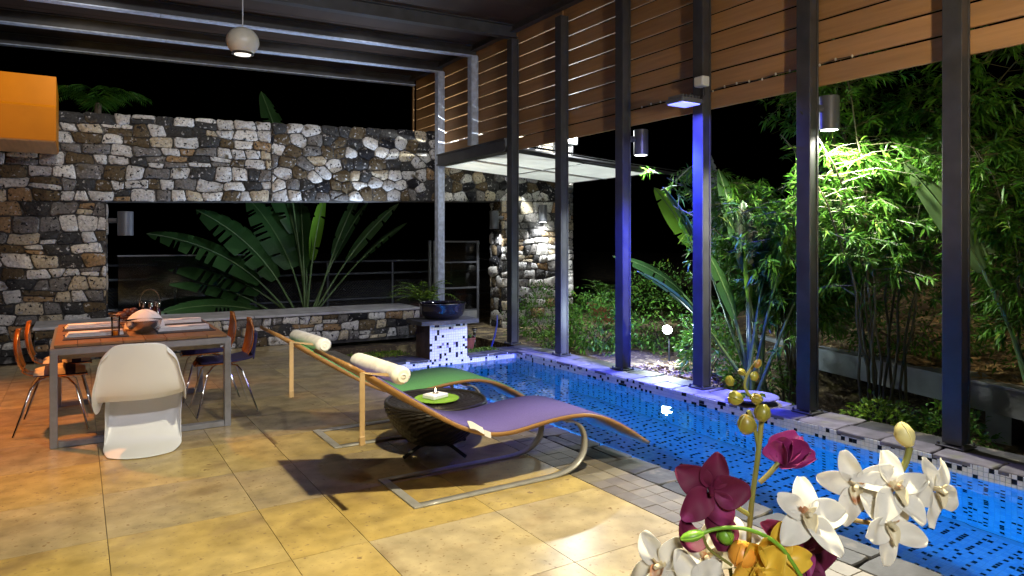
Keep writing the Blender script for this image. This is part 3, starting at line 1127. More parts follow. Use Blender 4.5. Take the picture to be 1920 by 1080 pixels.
cyl_lamp((5.66, 3.72, 2.50), .30, .085, True, 'lit grey cylinder lamp half hidden by bamboo leaves', (-.14, .05))
cyl_lamp((5.68, 6.17, 2.54), .30, .085, True, 'lit grey cylinder lamp behind the bright blue post', (-.15, .05))
cyl_lamp((.58, 11.20, 1.60), .34, .10, False, 'grey cylinder lamp on the left stone column by the opening', (-.2, .1))
cyl_lamp((6.66, 11.25, 1.76), .34, .085, False, 'grey cylinder lamp inside the opening beside the stone pier', (.18, .0))
cyl_lamp((7.72, 11.17, 1.9), .34, .085, True, 'lit dark cylinder lamp on the face of the stone pier', (0, .12))

gs = thing('spike_light', 'dazzling white garden spike light among the shrubs', 'garden light', (6.42, 6.45, -.03))
B().tube([(0, 0, 0), (0, 0, .36)], .012, 8).obj('spike', black_m, gs)
B().tube([(.05, .03, .38), (-.06, -.03, .42)], [.04, .06], 14).obj('housing', black_m, gs, smooth=40)
B().lathe([(0, .0), (.062, 0), (.05, .02), (0, .03)], n=20).obj('lens', flood_m, gs, loc=(-.065, -.033, .423), rot=(0, rad(-105), rad(28)))

# string of tiny bulbs along the lowest gap
sl = thing('string_light', 'thin cable of tiny unlit bulbs along the lowest board gap', 'string lights', (5.52, 5, 3.062))
pts = [(-.02, -1.6 + .15 * k, .006 * math.sin(k * 1.7) - (.01 if k % 4 == 2 else 0)) for k in range(18)]
B().tube(pts, .004, 5).obj('cable', black_m, sl)
bme = B().lathe([(0, -.016), (.009, -.008), (.009, .004), (.004, .012)], n=8).mesh('bulb', globe_m)
for p in pts:
    o = link(bpy.data.objects.new('bulb', bme), sl)
    o.location = (p[0] - .008, p[1], p[2])

# orange box canopy at the upper left
oc = thing('orange_hood', 'orange folded steel hood above the left of the stone wall', 'hood', (-1.4, 9.8, 2.70))
b = B()
prof = [(0, 0), (-.03, .39), (.02, .42), (.06, .77), (1.35, .77), (1.35, 0)]
n = len(prof)
vs = [(x, p[0], p[1]) for x in (-1.2, 1.19) for p in prof]
b.add(vs, [tuple(range(n)), tuple(range(2 * n - 1, n - 1, -1))] + [(i, i + n, (i + 1) % n + n, (i + 1) % n) for i in range(n)])
b.obj('folded_sheet', orange_m, oc)
B().box((0, .66, -.008), (2.36, 1.3, .014)).obj('underside', board_m, oc)

# ------------------------------------------------------------------ dining corner
tb = thing('dining_table', 'wooden topped dining table on a grey steel frame', 'table', (.45, 6.82, 0))
TW, TD, TH = 1.24, 1.56, .75
for k in range(8):
    wd = (TW - .05) / 8
    B().box((0, 0, 0), (wd - .003, TD - .05, .02), bev=.002).obj('plank', tablewood_m, tb, loc=(-TW / 2 + .025 + wd * (k + .5), 0, TH - .011))
for sy in (-1, 1):
    for sx in (-1, 1):
        B().box((0, 0, 0), (.05, .06, TH - .052), bev=.004).obj('leg', steel_table, tb, loc=(sx * (TW / 2 - .025), sy * (TD / 2 - .03), (TH - .052) / 2))
    B().box((0, 0, 0), (TW - .104, .06, .045), bev=.004).obj('floor_rail', steel_table, tb, loc=(0, sy * (TD / 2 - .03), .0235))
    B().box((0, 0, 0), (TW, .06, .05), bev=.004).obj('edge_rail', steel_table, tb, loc=(0, sy * (TD / 2 - .032), TH - .050 + .0))
    B().box((0, 0, 0), (TW - .11, .03, .05), bev=.003).obj('apron', steel_table, tb, loc=(0, sy * (TD / 2 - .16), TH - .10))
for sx in (-1, 1):
    B().box((0, 0, 0), (.05, TD - .13, .05), bev=.004).obj('edge_rail', steel_table, tb, loc=(sx * (TW / 2 - .026), 0, TH - .050))

# cantilever plastic chair
pc = thing('plastic_chair', 'white moulded plastic chair with curved base at the near table end', 'chair', (.40, 5.66, 0), rz=rad(-9))
prof = spline([(-.255, .815), (-.235, .73), (-.195, .60), (-.16, .50), (-.11, .425), (-.02, .395), (.10, .405), (.20, .412), (.262, .385),
               (.262, .33), (.215, .23), (.14, .13), (.05, .055), (-.08, .018), (-.22, .006)], 46)
wid = spline([(.175,), (.235,), (.262,), (.285,), (.29,), (.28,), (.27,), (.26,), (.255,), (.25,), (.248,), (.245,), (.25,), (.25,), (.215,)], 46)
flg = spline([(.012,), (.025,), (.035,), (.05,), (.07,), (.075,), (.075,), (.08,), (.10,), (.13,), (.14,), (.11,), (.05,), (.012,), (.002,)], 46)
b = B()


def pant(u, v):
    i = u * 45
    j = int(i)
    p = prof[j]
    q0, q1 = prof[max(j - 1, 0)], prof[min(j + 1, 45)]
    t = Vector((q1[0] - q0[0], q1[1] - q0[1])).normalized()
    nrm = Vector((t[1], -t[0]))          # towards the underside / rear
    if j > 36: nrm = Vector((-1, 0.0))
    s = v * 2 - 1
    a = abs(s)
    e = min(1, a / .80)
    fl_ = max(0, (a - .80) / .20)
    x = math.copysign(wid[j][0] * (e * .97 + .03 * math.sin(fl_ * 1.57)), s)
    dish = -.022 * (1 - e * e) if j < 20 else 0
    d = flg[j][0] * fl_ ** 1.2 - dish
    if j < 5: d += .0
    z = max(p[1] + nrm[1] * d, .004)
    top = .0
    if j < 9: top = -.075 * (a ** 4) * (1 - j / 9)
    fy = .15 * (a ** 2.2) * min(1, max(0, (j - 34) / 9))
    if j < 19: z += .03 * s * max(0, min(1, (j - 9) / 6)) * a
    return (x, p[0] + nrm[0] * d + fy, z + top)


b.grid(pant, 45, 20)
o = b.obj('shell', white_pl, pc, smooth=80)
solid(o, .008, 0, 1)


def shell_chair():
    t = thing('wooden_chair', '', 'chair')
    pr = spline([(-.245, .82), (-.262, .72), (-.25, .60), (-.215, .50), (-.165, .452), (-.06, .435), (.08, .437), (.19, .435), (.235, .415)], 36)
    wd = spline([(.02,), (.155,), (.185,), (.15,), (.105,), (.155,), (.205,), (.19,), (.04,)], 36)

    def f(u, v):
        j = int(u * 35)
        s = v * 2 - 1
        hw = wd[j][0]
        if j == 0: hw = .07
        if j == 35: hw = .10
        back = 1 if j < 14 else 0
        return (s * hw, pr[j][0] + (.03 * s * s if back else 0), pr[j][1] + (-.0 if back else .012 * s * s))
    b = B()
    b.grid(f, 35, 10)
    solid(b.obj('shell', chairwood_m, t, smooth=80), .011, 0, 1)
    for sx in (-1, 1):
        B().tube([(sx * .02, .02, .425), (sx * .12, .10, .415), (sx * .165, .15, .36), (sx * .22, .235, .012)], .008, 8).obj('leg', chrome, t, smooth=60)
        B().tube([(sx * .02, -.02, .425), (sx * .12, -.10, .415), (sx * .165, -.14, .36), (sx * .225, -.255, .012)], .008, 8).obj('leg', chrome, t, smooth=60)
    B().lathe([(.06, .418), (.06, .428)], n=16).obj('mount_plate', chrome, t)
    return t


ch = shell_chair()
spots = [(-.16, 6.72, -90, 'varnished wooden chair with chrome legs nearest on the left of the table'),
         (-.12, 7.34, -90, 'wooden chair left of the table, behind the nearer one with the striped cushion'),
         (1.10, 6.62, 90, 'wooden chair right of the table with navy cover over its back'),
         (1.07, 7.28, 90, 'wooden chair right of the table, farther one with bare red brown back')]
for i, (x, y, a, lab) in enumerate(spots):
    o = ch if i == 0 else copy_tree(ch)
    place(o, (x, y, 0), rad(a))
    tag(o, lab, 'chair', 'wooden shell chairs round the table')


def cushion(label, loc, rz, stripe=True):
    t = thing('seat_cushion', label, 'cushion', loc, rz, group='cushions on the wooden chairs')
    for k in range(5):
        y0, y1 = -.16 + .07 * k, -.16 + .07 * (k + 1)
        b = B()

        def f(u, v):
            yy = y0 + (y1 - y0) * v
            e = 1 - abs(yy - .015) / .19
            s = u * 2 - 1
            hw = .17 * (1 - .12 * (abs(yy) / .2) ** 2)
            th = .055 * (max(0, 1 - s ** 4)) ** .5 * max(0, e) ** .45
            return (s * hw, yy, .006 + th)
        b.grid(f, 12, 4)
        b.obj('stripe', (stripe_m if (k % 2 == 0 and stripe) else navy_m), t, smooth=80)
    B().box((0, .015, .003), (.33, .35, .006), bev=.002).obj('underside', navy_m, t)
    return t


cushion('cream and navy striped cushion on the nearest left wooden chair', (-.13, 6.72, .452), rad(-90))
cushion('striped cushion on the farther left wooden chair', (-.09, 7.34, .452), rad(-90))
cushion('plain navy cushion on the farther right wooden chair', (1.04, 7.28, .452), rad(90), False)
cv = thing('chair_cover', 'navy cloth cover draped over the near right chair back', 'chair cover', (1.10, 6.62, 0), rad(90))
pr = spline([(-.272, .70), (-.268, .62), (-.245, .53), (-.20, .48), (-.06, .462), (.1, .462), (.2, .458)], 26)
b = B()
b.grid(lambda u, v: ((v * 2 - 1) * (.195 if u < .3 else .2), pr[int(u * 25)][0] + (.035 * (v * 2 - 1) ** 2 if u < .4 else 0), pr[int(u * 25)][1] + .002), 25, 8)
solid(b.obj('cloth', navy_m, cv, smooth=80), .02, 0, 1)
b = B()
b.grid(lambda u, v: ((v * 2 - 1) * .2, -.285 + .035 * (v * 2 - 1) ** 2 + .03 * u, .70 - u * .24), 6, 8)
solid(b.obj('back_flap', navy_m, cv, smooth=80), .012, 0, 1)

# table settings
zt = TH + .0005
for i, (x, y, rz, lab) in enumerate([(.13, 6.48, 0, 'near left, beside the glass'), (.12, 7.12, 0, 'far left, behind the glass'),
                                     (.78, 6.52, 0, 'near right, beside the steel bowl'), (.80, 7.12, 0, 'far right, behind the steel bowl')]):
    t = thing('placemat', 'dark woven placemat on the dining table, ' + lab, 'placemat', (x, y, zt), rz, group='placemats on the dining table')
    B().box((0, 0, .002), (.44, .32, .004), bev=.001).obj('weave', mat_m, t)
    B().box((0, -.152, .0035), (.45, .012, .007)).obj('border', mat_m, t)
    B().box((0, .152, .0035), (.45, .012, .007)).obj('border', mat_m, t)
    t = thing('napkin', 'folded white napkin on the placemat, ' + lab, 'napkin', (x - .01, y + .02, zt + .0045), rad(R.uniform(-3, 3)), group='napkins on the placemats')
    for q in range(3):
        B().box((q * .004, 0, .006 + .012 * q), (.40 - .012 * q, .13 - .006 * q, .011), bev=.003).obj('fold', white_cloth, t)
    B().tube([(.03, -.08, .042), (.19, -.078, .042)], .004, 6).obj('hem', white_cloth, t)

gt = thing('drinking_glass', 'clear tumbler with orange drink at its base on the table', 'glass', (.26, 6.36, zt))
B().lathe([(.028, .002), (.034, .16), (.031, .16), (.026, .012), (0, .012)], n=24).obj('tumbler', tumbler_m, gt, smooth=50)
B().lathe([(0, .014), (.0255, .014), (.027, .05), (0, .05)], n=20).obj('drink', M('orange_drink', (.85, .25, .01), .2), gt, smooth=50)

bo = thing('steel_bowl', 'shiny round steel bowl at the middle of the table', 'bowl', (.47, 6.52, zt))
B().lathe([(.05, .001), (.09, .02), (.125, .06), (.135, .10), (.13, .10), (.12, .06), (.085, .026), (0, .022)], n=40).obj('bowl_body', brushed, bo, smooth=60)
B().lathe([(.128, .098), (.139, .104), (.141, .108), (.13, .106)], n=40).obj('rim', chrome, bo, smooth=60)
wbw = thing('white_cloth_bundle', 'rounded white cloth bundle behind the steel bowl', 'cloth', (.50, 6.82, zt))
b = B()
b.grid(lambda u, v: ((.15 + .01 * math.sin(v * 40)) * math.sin(u * 1.57) * math.cos(v * 6.2832), (.13 + .01 * math.cos(v * 31)) * math.sin(u * 1.57) * math.sin(v * 6.2832), .004 + .16 * math.cos(u * 1.57) + .006 * math.sin(v * 19)), 10, 28)
b.obj('folded_cloth', white_cloth, wbw, smooth=80)
B().tube([(.15 * math.cos(a), .13 * math.sin(a), .012) for a in np.linspace(0, 6.2, 24)], .009, 6).obj('hem', white_cloth, wbw, smooth=60)

cd = thing('condiment_stand', 'chrome stand of glass bottles with round handle on the table', 'condiment stand', (.57, 7.2, zt))
B().lathe([(.12, .002), (.12, .012), (0, .012)], n=24).obj('tray', chrome, cd, smooth=40)
B().tube([(.085 * math.cos(a), 0, .20 + .12 * math.sin(a)) for a in np.linspace(-.3, math.pi + .3, 18)], .005, 6).obj('handle', chrome, cd, smooth=60)
B().tube([(0, 0, .01), (0, 0, .09)], .006, 6).obj('stem', chrome, cd)
for k, (x, y) in enumerate([(-.06, -.05), (0, -.065), (.06, -.05), (.05, .05), (-.05, .05)]):
    p = B().lathe([(.026, .014), (.027, .12), (.016, .14), (.014, .16), (0, .16)], (x, y, 0), 14).obj('bottle', M('dark_bottle_glass', (.05, .018, .01), .1) if k == 0 else bpy.data.materials['dark_bottle_glass'], cd, smooth=50)
    B().lathe([(.018, .16), (.018, .20), (.012, .205), (0, .205)], (x, y, 0), 12).obj('cap', chrome, p, smooth=40)
bk = thing('fruit_basket', 'wire basket of dark fruit behind the cloth bundle', 'basket', (.38, 7.25, zt))
for k in range(5):
    r = .09 + .014 * k
    B().tube([(r * math.cos(a), r * math.sin(a), .01 + .025 * k) for a in np.linspace(0, 6.2832, 25)], .003, 5).obj('wire', chrome, bk)
for k in range(9):
    a = k * 2.4
    rr = .07 * math.sqrt((k + .5) / 9)
    B().lathe([(.034 * math.sin(t), -.032 * math.cos(t)) for t in np.linspace(0.01, 3.13, 8)], (rr * math.cos(a), rr * math.sin(a), .06 + .03 * (k % 3)), 12).obj('fruit', M('dark_fruit', (.10, .03, .02), .35) if k == 0 else bpy.data.materials['dark_fruit'], bk, smooth=80)

# ------------------------------------------------------------------ chaises
prof_px = [(1.20, .845), (1.32, .775), (1.48, .668), (1.60, .590), (1.725, .510), (1.84, .440), (1.95, .388), (2.06, .352), (2.16, .337), (2.26, .337),
           (2.36, .347), (2.48, .362), (2.60, .371), (2.72, .372), (2.82, .362), (2.94, .330), (3.06, .277), (3.20, .196), (3.35, .100)]
NP = 60
cprof = spline(prof_px, NP)
CW = .60


def chaise(fabric, label, oy, ox=0.0):
    t = thing('lounge_chaise', label, 'sun lounger', (ox, oy, 0), group='wave shaped loungers by the pool')
    b = B()

    def layer(dz, y0, y1, i0, i1, ny_):
        def f(u, v):
            j = i0 + int(round(u * (i1 - i0)))
            q0, q1 = cprof[max(j - 1, 0)], cprof[min(j + 1, NP - 1)]
            tx, tz = q1[0] - q0[0], q1[1] - q0[1]
            m = math.hypot(tx, tz)
            p = cprof[j]
            return (p[0] - tz / m * dz, y0 + (y1 - y0) * v, p[1] + tx / m * dz)
        return f
    b.grid(layer(0, 0, CW, 0, NP - 1, 1), NP - 1, 2)
    solid(b.obj('laminate_shell', wood_m, t, smooth=80), .024, 1)
    b = B()
    b.grid(layer(.0140, .004, CW - .004, 5, NP - 2, 1), NP - 7, 2)
    solid(b.obj('edge_trim', dark_trim_m, t, smooth=80), .010, 0)
    b = B()
    b.grid(layer(.025, .008, CW - .008, 4, NP - 3, 1), NP - 7, 2)
    pad = solid(b.obj('sling_pad', fabric, t, smooth=80), .012, 0)
    # bolster
    r = .051
    c0 = Vector((1.50, -.02, .765))
    b = B()
    ring = []

    def bol(u, v):
        e = abs(u * 2 - 1)
        rr = r * (1 - max(0, (e - .86) / .14) ** 3 * .8) * (1 + .012 * math.sin(u * 55) + .01 * math.sin(v * 12.56 + u * 9))
        a = v * 2 * math.pi
        return (c0.x + rr * 1.12 * math.cos(a) - .04 * (u - .5), c0.y + (CW + .05) * u, c0.z + rr * math.sin(a))
    b.grid(bol, 40, 20)
    bl = b.obj('bolster', cream_m, t, smooth=80)
    for yv in (.05, ):
        B().lathe([(.0, -.004), (.02, -.006), (.035, 0)], (0, 0, 0), 12).obj('end_cap', cream_m, bl, loc=(c0.x + .02, c0.y + .004, c0.z), rot=(rad(90), 0, 0))
    # counterweight strap of the bolster
    b = B().box((1.285, -.012, .62), (.030, .008, .38), bev=.003)
    sp = b.obj('strap', pale_wood_m, t)
    B().box((1.285, -.012, .445), (.033, .016, .05), bev=.004).obj('strap_weight', pale_wood_m, sp)
    b = B()
    b.add([(1.27, -.014, .812), (1.30, -.014, .80), (1.45, .02, .765), (1.44, .02, .785)], [(0, 1, 2, 3)])
    solid(b.obj('strap_loop', pale_wood_m, sp), .006, 0)
    # frame of flat bar
    path = spline([(1.66, .006), (2.1, .006), (2.45, .006), (2.62, .010), (2.74, .040), (2.815, .105), (2.835, .19), (2.815, .27), (2.765, .325), (2.70, .345)], 34)
    for y0 in (.03, .53):
        b = B()
        def f(u, v):
            p = path[int(round(u * 33))]
            return (p[0], y0 + .055 * v, p[1])
        b.grid(f, 33, 1)
        solid(b.obj('rail', flatbar, t, smooth=60), .011, 0)
    B().box((1.632, .3075, .0065), (.056, .555, .011), bev=.002).obj('cross_bar', flatbar, t)
    B().box((2.72, .30, .338), (.05, .50, .012), bev=.002).obj('support_bar', flatbar, t)
    return t, pad


c1, pad1 = chaise(purple_m, 'lounger with lilac fabric nearest the camera', 3.56)
c2, pad2 = chaise(green_m, 'lounger with green fabric beyond the wicker table', 4.92, -.02)
ct = thing('care_label', 'small white paper label on the side of the lilac lounger', 'label', (1.92, 3.552, .452))
b = B()
b.grid(lambda u, v: (.10 * u + .012 * v, -.016 * v - .004 * u, .012 - .045 * u - .042 * v + .006 * math.sin(u * 5)), 6, 3)
solid(b.obj('paper', white_cloth, ct), .002, 0)
b = B()
b.grid(lambda u, v: (.105 + .045 * u, -.016 - .006 * v, -.05 - .022 * u - .035 * v), 3, 2)
solid(b.obj('second_leaf', white_cloth, ct), .002, 0)

# wicker table
wt = thing('wicker_table', 'round dark wicker bowl table between the loungers', 'table', (2.20, 4.545, 0))
b = B()
NSEG, NROW = 80, 22
pr = spline([(.17, .075), (.21, .09), (.27, .15), (.325, .23), (.36, .30), (.368, .345), (.36, .362)], NROW + 1)
vs, fs = [], []
for i, (r, z) in enumerate(pr):
    for k in range(NSEG):
        a = 2 * math.pi * k / NSEG
        rr = r + (.003 if (i % 2) ^ ((k // 2) % 2) else -.003)
        vs.append((rr * math.cos(a), rr * math.sin(a), z))
for i in range(NROW):
    for k in range(NSEG):
        fs.append((i * NSEG + k, i * NSEG + (k + 1) % NSEG, (i + 1) * NSEG + (k + 1) % NSEG, (i + 1) * NSEG + k))
b.add(vs, fs)
b.obj('woven_bowl', rattan_m, wt)
b = B()
vs, fs = [], []
for i in range(19):
    r = .012 + .345 * i / 18
    for k in range(NSEG):
        a = 2 * math.pi * k / NSEG
        vs.append((r * math.cos(a), r * math.sin(a), .358 + (.004 if (i + k // 2) % 2 else 0)))
for i in range(18):
    for k in range(NSEG):
        fs.append((i * NSEG + k, i * NSEG + (k + 1) % NSEG, (i + 1) * NSEG + (k + 1) % NSEG, (i + 1) * NSEG + k))
b.add(vs, fs)
b.obj('woven_top', rattan_m, wt)
B().tube([(.355 * math.cos(a), .355 * math.sin(a), .362) for a in np.linspace(0, 6.2832, 49)], .013, 8).obj('rim', rattan_m, wt, smooth=60)
for a in (.3, 1.87):
    c_, s_ = math.cos(a), math.sin(a)
    B().tube([(-.3 * c_, -.3 * s_, .014), (-.16 * c_, -.16 * s_, .062), (.16 * c_, .16 * s_, .062 + .01 * a), (.3 * c_, .3 * s_, .014)], .014, 6).obj('foot_bar', black_m, wt)
gm = tag(B().lathe([(0, 0), (.16, 0), (.16, .005), (0, .005)], n=40).obj('round_mat', limegreen_m, loc=(2.20, 4.53, .3755)), 'round lime green mat on the wicker table', 'mat')
cn = thing('candle_holder', 'white square candle holder with small flame on the green mat', 'candle', (2.19, 4.53, .381), rad(20))
B().box((0, 0, .016), (.15, .12, .03), bev=.006).obj('holder', white_pl, cn)
B().lathe([(.022, .031), (.022, .04), (0, .04)], n=16).obj('candle_cup', brushed, cn)
B().lathe([(0, .04), (.006, .05), (.004, .062), (0, .074)], n=10).obj('flame', flame_m, cn)
lamp('POINT', (2.19, 4.53, .455), None, .5, (1, .75, .4), .01)

# ------------------------------------------------------------------ plinth, bowl, small things at the far end of the pool
pl = thing('tiled_plinth', 'plinth faced with white and black mosaic at the pool end', 'plinth', (4.11, 8.10, 0))
B().box((0, .215, .21), (.545, .42, .46)).obj('core', M('brown_plinth_side', (.07, .04, .03), .8, noise=(8, .4), bump=(18, .6, .02)), pl)
mosaic('mosaic_tiles', (-.273, .004, .437), (1, 0, 0), (0, 0, -1), (0, -1, 0), 16, 13, .034, pl, mosaic_m, .15)
b = B()
pts = [(-.40 + R.uniform(-.02, .02), -.06), (-.1, -.09), (.2, -.08), (.42, -.05), (.45, .2), (.41, .47), (0, .5), (-.4, .47), (-.43, .2)]
n = len(pts)
b.add([(x, y, .442) for x, y in pts] + [(x * .99, y, .492) for x, y in pts], [tuple(range(n - 1, -1, -1)), tuple(range(n, 2 * n))] + [(k, (k + 1) % n, n + (k + 1) % n, n + k) for k in range(n)])
b.obj('top_stone', slate_m, pl)
bw_ = thing('dark_bowl', 'large dark glazed bowl on the tiled plinth', 'bowl', (4.13, 8.33, .494))
B().lathe([(.16, 0), (.22, .004), (.275, .05), (.30, .12), (.302, .17), (.312, .19), (.318, .205), (.30, .21), (.285, .19), (.28, .12), (.2, .03), (0, .022)], n=48).obj('bowl_body', dark_glaze, bw_, smooth=50)
B().lathe([(0, .185), (.283, .185)], n=40).obj('water', glass('bowl_water', (.1, .1, .14), .01), bw_)

dish = thing('stone_dish', 'shallow round lilac dish with green leaf on the far pool edge', 'dish', (5.36, 4.30, .008))
B().lathe([(.10, 0), (.2, .03), (.235, .055), (.225, .062), (.19, .045), (0, .03)], n=36, sx=1, sy=1).obj('dish_body', slate_pale_m, dish, smooth=50)
V, F, rn = leaf_mesh(np.array([[R.uniform(-.1, .1), R.uniform(-.1, .1), .05] for _ in range(40)]), NR.normal(size=(40, 3)) * [1, 1, .4] + [0, 0, .4], NR.uniform(.04, .08, 40), NR.uniform(.025, .04, 40))
np_obj('leaves', V, F, lime_leaf_m, dish, rn)

tap = thing('garden_tap', 'small chrome garden tap post behind the pool corner', 'tap', (4.85, 8.75, -.03))
B().tube([(0, 0, 0), (0, 0, .26)], .018, 10).obj('post', chrome, tap)
B().tube([(0, -.0, .24), (-.03, -.06, .26), (-.04, -.09, .235)], .016, 8).obj('spout', chrome, tap, smooth=60)
B().box((0, 0, .28), (.09, .03, .03), bev=.008).obj('handle', chrome, tap)
hose = B().tube([(5.1, 8.7, -.02), (5.2, 8.78, .1), (5.32, 8.9, .28), (5.38, 9.0, .40)], .014, 8)
tag(hose.obj('garden_hose', M('blue_hose', (.04, .06, .3), .4), smooth=60), 'blue hose leaning up towards the corner post', 'hose')

# ------------------------------------------------------------------ beyond the opening: railing, glass, mesh, gate
rl = thing('metal_railing', 'grey metal railing seen through the opening', 'railing', (3.6, 13.2, 0))
for z in (1.12, .88, .38):
    B().tube([(-3.6, 0, z), (4.6, 0, z + .02)], .022, 8).obj('rail', rail_m, rl)
for k in range(7):
    B().tube([(-3.5 + 1.33 * k, .0, -.1), (-3.5 + 1.33 * k, 0, 1.12)], .026, 8).obj('baluster', rail_m, rl)
b = B()
for k in range(150):
    x = -3.5 + .054 * k
    for s in (-1, 1):
        xx = x + s * .8
        b.tube([(x, .03 + .004 * s, -.05), (xx, .03 + .004 * s, .75)], .0028, 3, cap=False)
tag(b.obj('wire_mesh', rail_m, rl), kind='stuff')
gp = thing('glass_panel', 'glass balustrade panel reflecting light at the left of the opening', 'glass panel', (1.5, 12.6, 0))
B().box((0, 0, .70), (1.9, .012, 1.15)).obj('pane', glass_streak, gp)
B().box((0, 0, 1.29), (1.92, .03, .02)).obj('cap_rail', cyl_m, gp)
for x in (-.9, .9):
    B().box((x, 0, .08), (.06, .05, .16), bev=.004).obj('clamp', brushed, gp)

gd = thing('glass_door', 'glass door with grey metal frame beside the stone pier', 'door', (6.3, 12.0, -.1))
for x in (-.62, -.52, .42):
    B().box((x, 0, .82), (.045, .05, 1.64)).obj('stile', cyl_m, gd)
for z in (1.62, 1.22, .72, .28):
    B().box((-.05, 0, z), (.90, .035, .03)).obj('rail', cyl_m, gd)
B().box((-.05, .0, .82), (.88, .008, 1.55)).obj('pane', glass_streak, gd)
B().box((-.05, -.02, .14), (.88, .03, .25)).obj('kick_plate', concrete_m, gd)

# ledge slab across the garden
ls = thing('concrete_ledge', 'long grey concrete ledge crossing behind the bamboo', 'ledge', (0, 0, 0))
b = B()
p0, p1 = Vector((6.35, .2)), Vector((8.45, 7.75))
dr = (p1 - p0).normalized()
nn = Vector((dr.y, -dr.x))
for (a0, a1, z0, z1, off, wdt, nm) in ((0, 1, -.07, .175, 0, .6, 'slab'), (0, 1, .177, .20, -.02, .64, 'edge_strip')):
    b = B()
    q = [p0 + nn * off, p1 + nn * off, p1 + nn * (off + wdt), p0 + nn * (off + wdt)]
    b.add([(v.x, v.y, z0) for v in q] + [(v.x, v.y, z1) for v in q], [(3, 2, 1, 0), (4, 5, 6, 7), (0, 1, 5, 4), (1, 2, 6, 5), (2, 3, 7, 6), (3, 0, 4, 7)])
    b.obj(nm, concrete_m, ls)
for f in (.1, .4, .7, .95):
    v = p0.lerp(p1, f) + nn * .35
    B().box((v.x, v.y, -.32), (.22, .22, .48)).obj('support', concrete_m, ls)
b = B()
q = [p0 + nn * .55, p1 + nn * .55]
b.add([(q[0].x, q[0].y, -.6), (q[1].x, q[1].y, -.6), (q[1].x, q[1].y, -.075), (q[0].x, q[0].y, -.075)], [(0, 1, 2, 3)])
solid(b.obj('back_wall', soil_m, ls), .05, 0)

# ------------------------------------------------------------------ vegetation
def big_leaf(parent, base, azim, elev, pet, blade, wid, droop=.5, mat=palm_m, tears=5, roll=0.0, name='leaf'):
    """a stalked paddle leaf: stalk leaves base at azim/elev, blade bends over by droop radians"""
    h = Vector((math.cos(azim), math.sin(azim), 0))
    pts = []
    p = Vector(base)
    e = elev
    N = 16
    tot = pet + blade
    for i in range(N + 1):
        pts.append(p.copy())
        s = i / N * tot
        if s > pet * .7: e -= droop / N * (1.5 if s > pet else .8)
        p = p + (h * math.cos(e) + Vector((0, 0, 1)) * math.sin(e)) * tot / N
    b = B()
    rs = [.020 * (1 - .8 * i / N) + .003 for i in range(N + 1)]
    b.tube(pts, rs, 6, mi=1)
    side0 = h.cross(Vector((0, 0, 1))).normalized()
    n0 = next(i for i in range(N + 1) if i / N * tot >= pet)
    lm = N - n0
    M2 = 26
    for sd in (-1, 1):
        rows_ = []
        for q in range(M2 + 1):
            f = q / M2 * lm + n0
            i = min(int(f), N - 1)
            c = pts[i].lerp(pts[i + 1], f - i)
            t = (pts[i + 1] - pts[i]).normalized()
            up = side0.cross(t)
            sdv = (side0 * math.cos(roll) + up * math.sin(roll))
            u = q / M2
            wv = wid * (math.sin(math.pi * min(1, u * .94 + .06)) ** .6) * (1 - .25 * u)
            o1 = c + sdv * sd * wv * .5 + up * abs(wv) * .16
            o2 = c + sdv * sd * wv + up * wv * .05 - Vector((0, 0, 1)) * wv * .18 + t * wv * .25
            rows_.append((c, o1, o2))
        cut = set(R.sample(range(3, M2 - 1), min(tears, M2 - 5)))
        for q in range(M2):
            a, c_ = rows_[q], rows_[q + 1]
            if q in cut:
                k = .55
                m1 = a[1].lerp(c_[1], .5)
                b.add([a[0], a[1], c_[1], c_[0]], [(0, 1, 2, 3)])
                b.add([a[1], a[2], m1], [(0, 1, 2)])
            else:
                b.add([a[0], a[1], c_[1], c_[0], a[2], c_[2]], [(0, 1, 2, 3), (1, 4, 5, 2)])
    return b.obj(name, [mat, stalk_m], parent, smooth=60)


def fan_plant(name, label, base, specs, cat='plant', plane=0.0):
    t = thing(name, label, cat, base)
    for s in specs:
        big_leaf(t, (R.uniform(-.08, .08), R.uniform(-.08, .08), 0), *s)
    return t


PI = math.pi
# fan palm behind the opening; azimuth: pi = left, 0 = right
fan_plant('fan_palm', 'dark green fan palm with split leaves behind the opening', (3.45, 12.35, -.05), [
    (PI - .2, rad(40), 1.0, 1.9, .42, .6, palm_m, 9, .5),
    (PI - .1, rad(62), 1.0, 1.8, .46, .6, palm_m, 8, .7),
    (PI - .4, rad(75), 1.0, 1.6, .40, .5, palm_m, 7, .9),
    (PI + .2, rad(24), .9, 1.7, .30, .6, palm_m, 6, .5),
    (PI / 2, rad(86), 1.0, 1.5, .26, .2, palm_m, 3, 1.1),
    (0.3, rad(84), 1.1, 1.4, .24, .2, palm_bright_m, 2, 1.1),
    (0, rad(72), 1.3, 1.5, .14, .2, palm_m, 3, 1.2),
    (-.1, rad(58), 1.4, 1.5, .16, .35, palm_m, 3, 1.0),
    (.1, rad(48), 1.5, 1.4, .20, .4, palm_m, 4, .6),
    (PI - .3, rad(83), 2.5, 1.8, .34, .35, palm_m, 5, .7),
    (PI + .05, rad(50), 1.1, 2.0, .40, .7, palm_m, 8, .6),
    (PI - .15, rad(33), 1.0, 1.7, .30, .55, palm_m, 7, .5),
    (PI / 2 - .2, rad(80), .9, 1.4, .26, .2, palm_m, 3, .9),
    (.2, rad(66), 1.2, 1.5, .18, .3, palm_m, 3, .9),
    (2.4, rad(80), 1.6, 1.9, .3, .5, palm_m, 5, .7),
])
pw = thing('tree_fern', 'dim feathery palm top behind the left of the stone wall', 'palm', (.2, 13.6, 0))
B().tube([(0, 0, 0), (.05, 0, 2), (.1, 0, 3.85)], [.07, .06, .05], 8).obj('trunk', bark_m, pw)
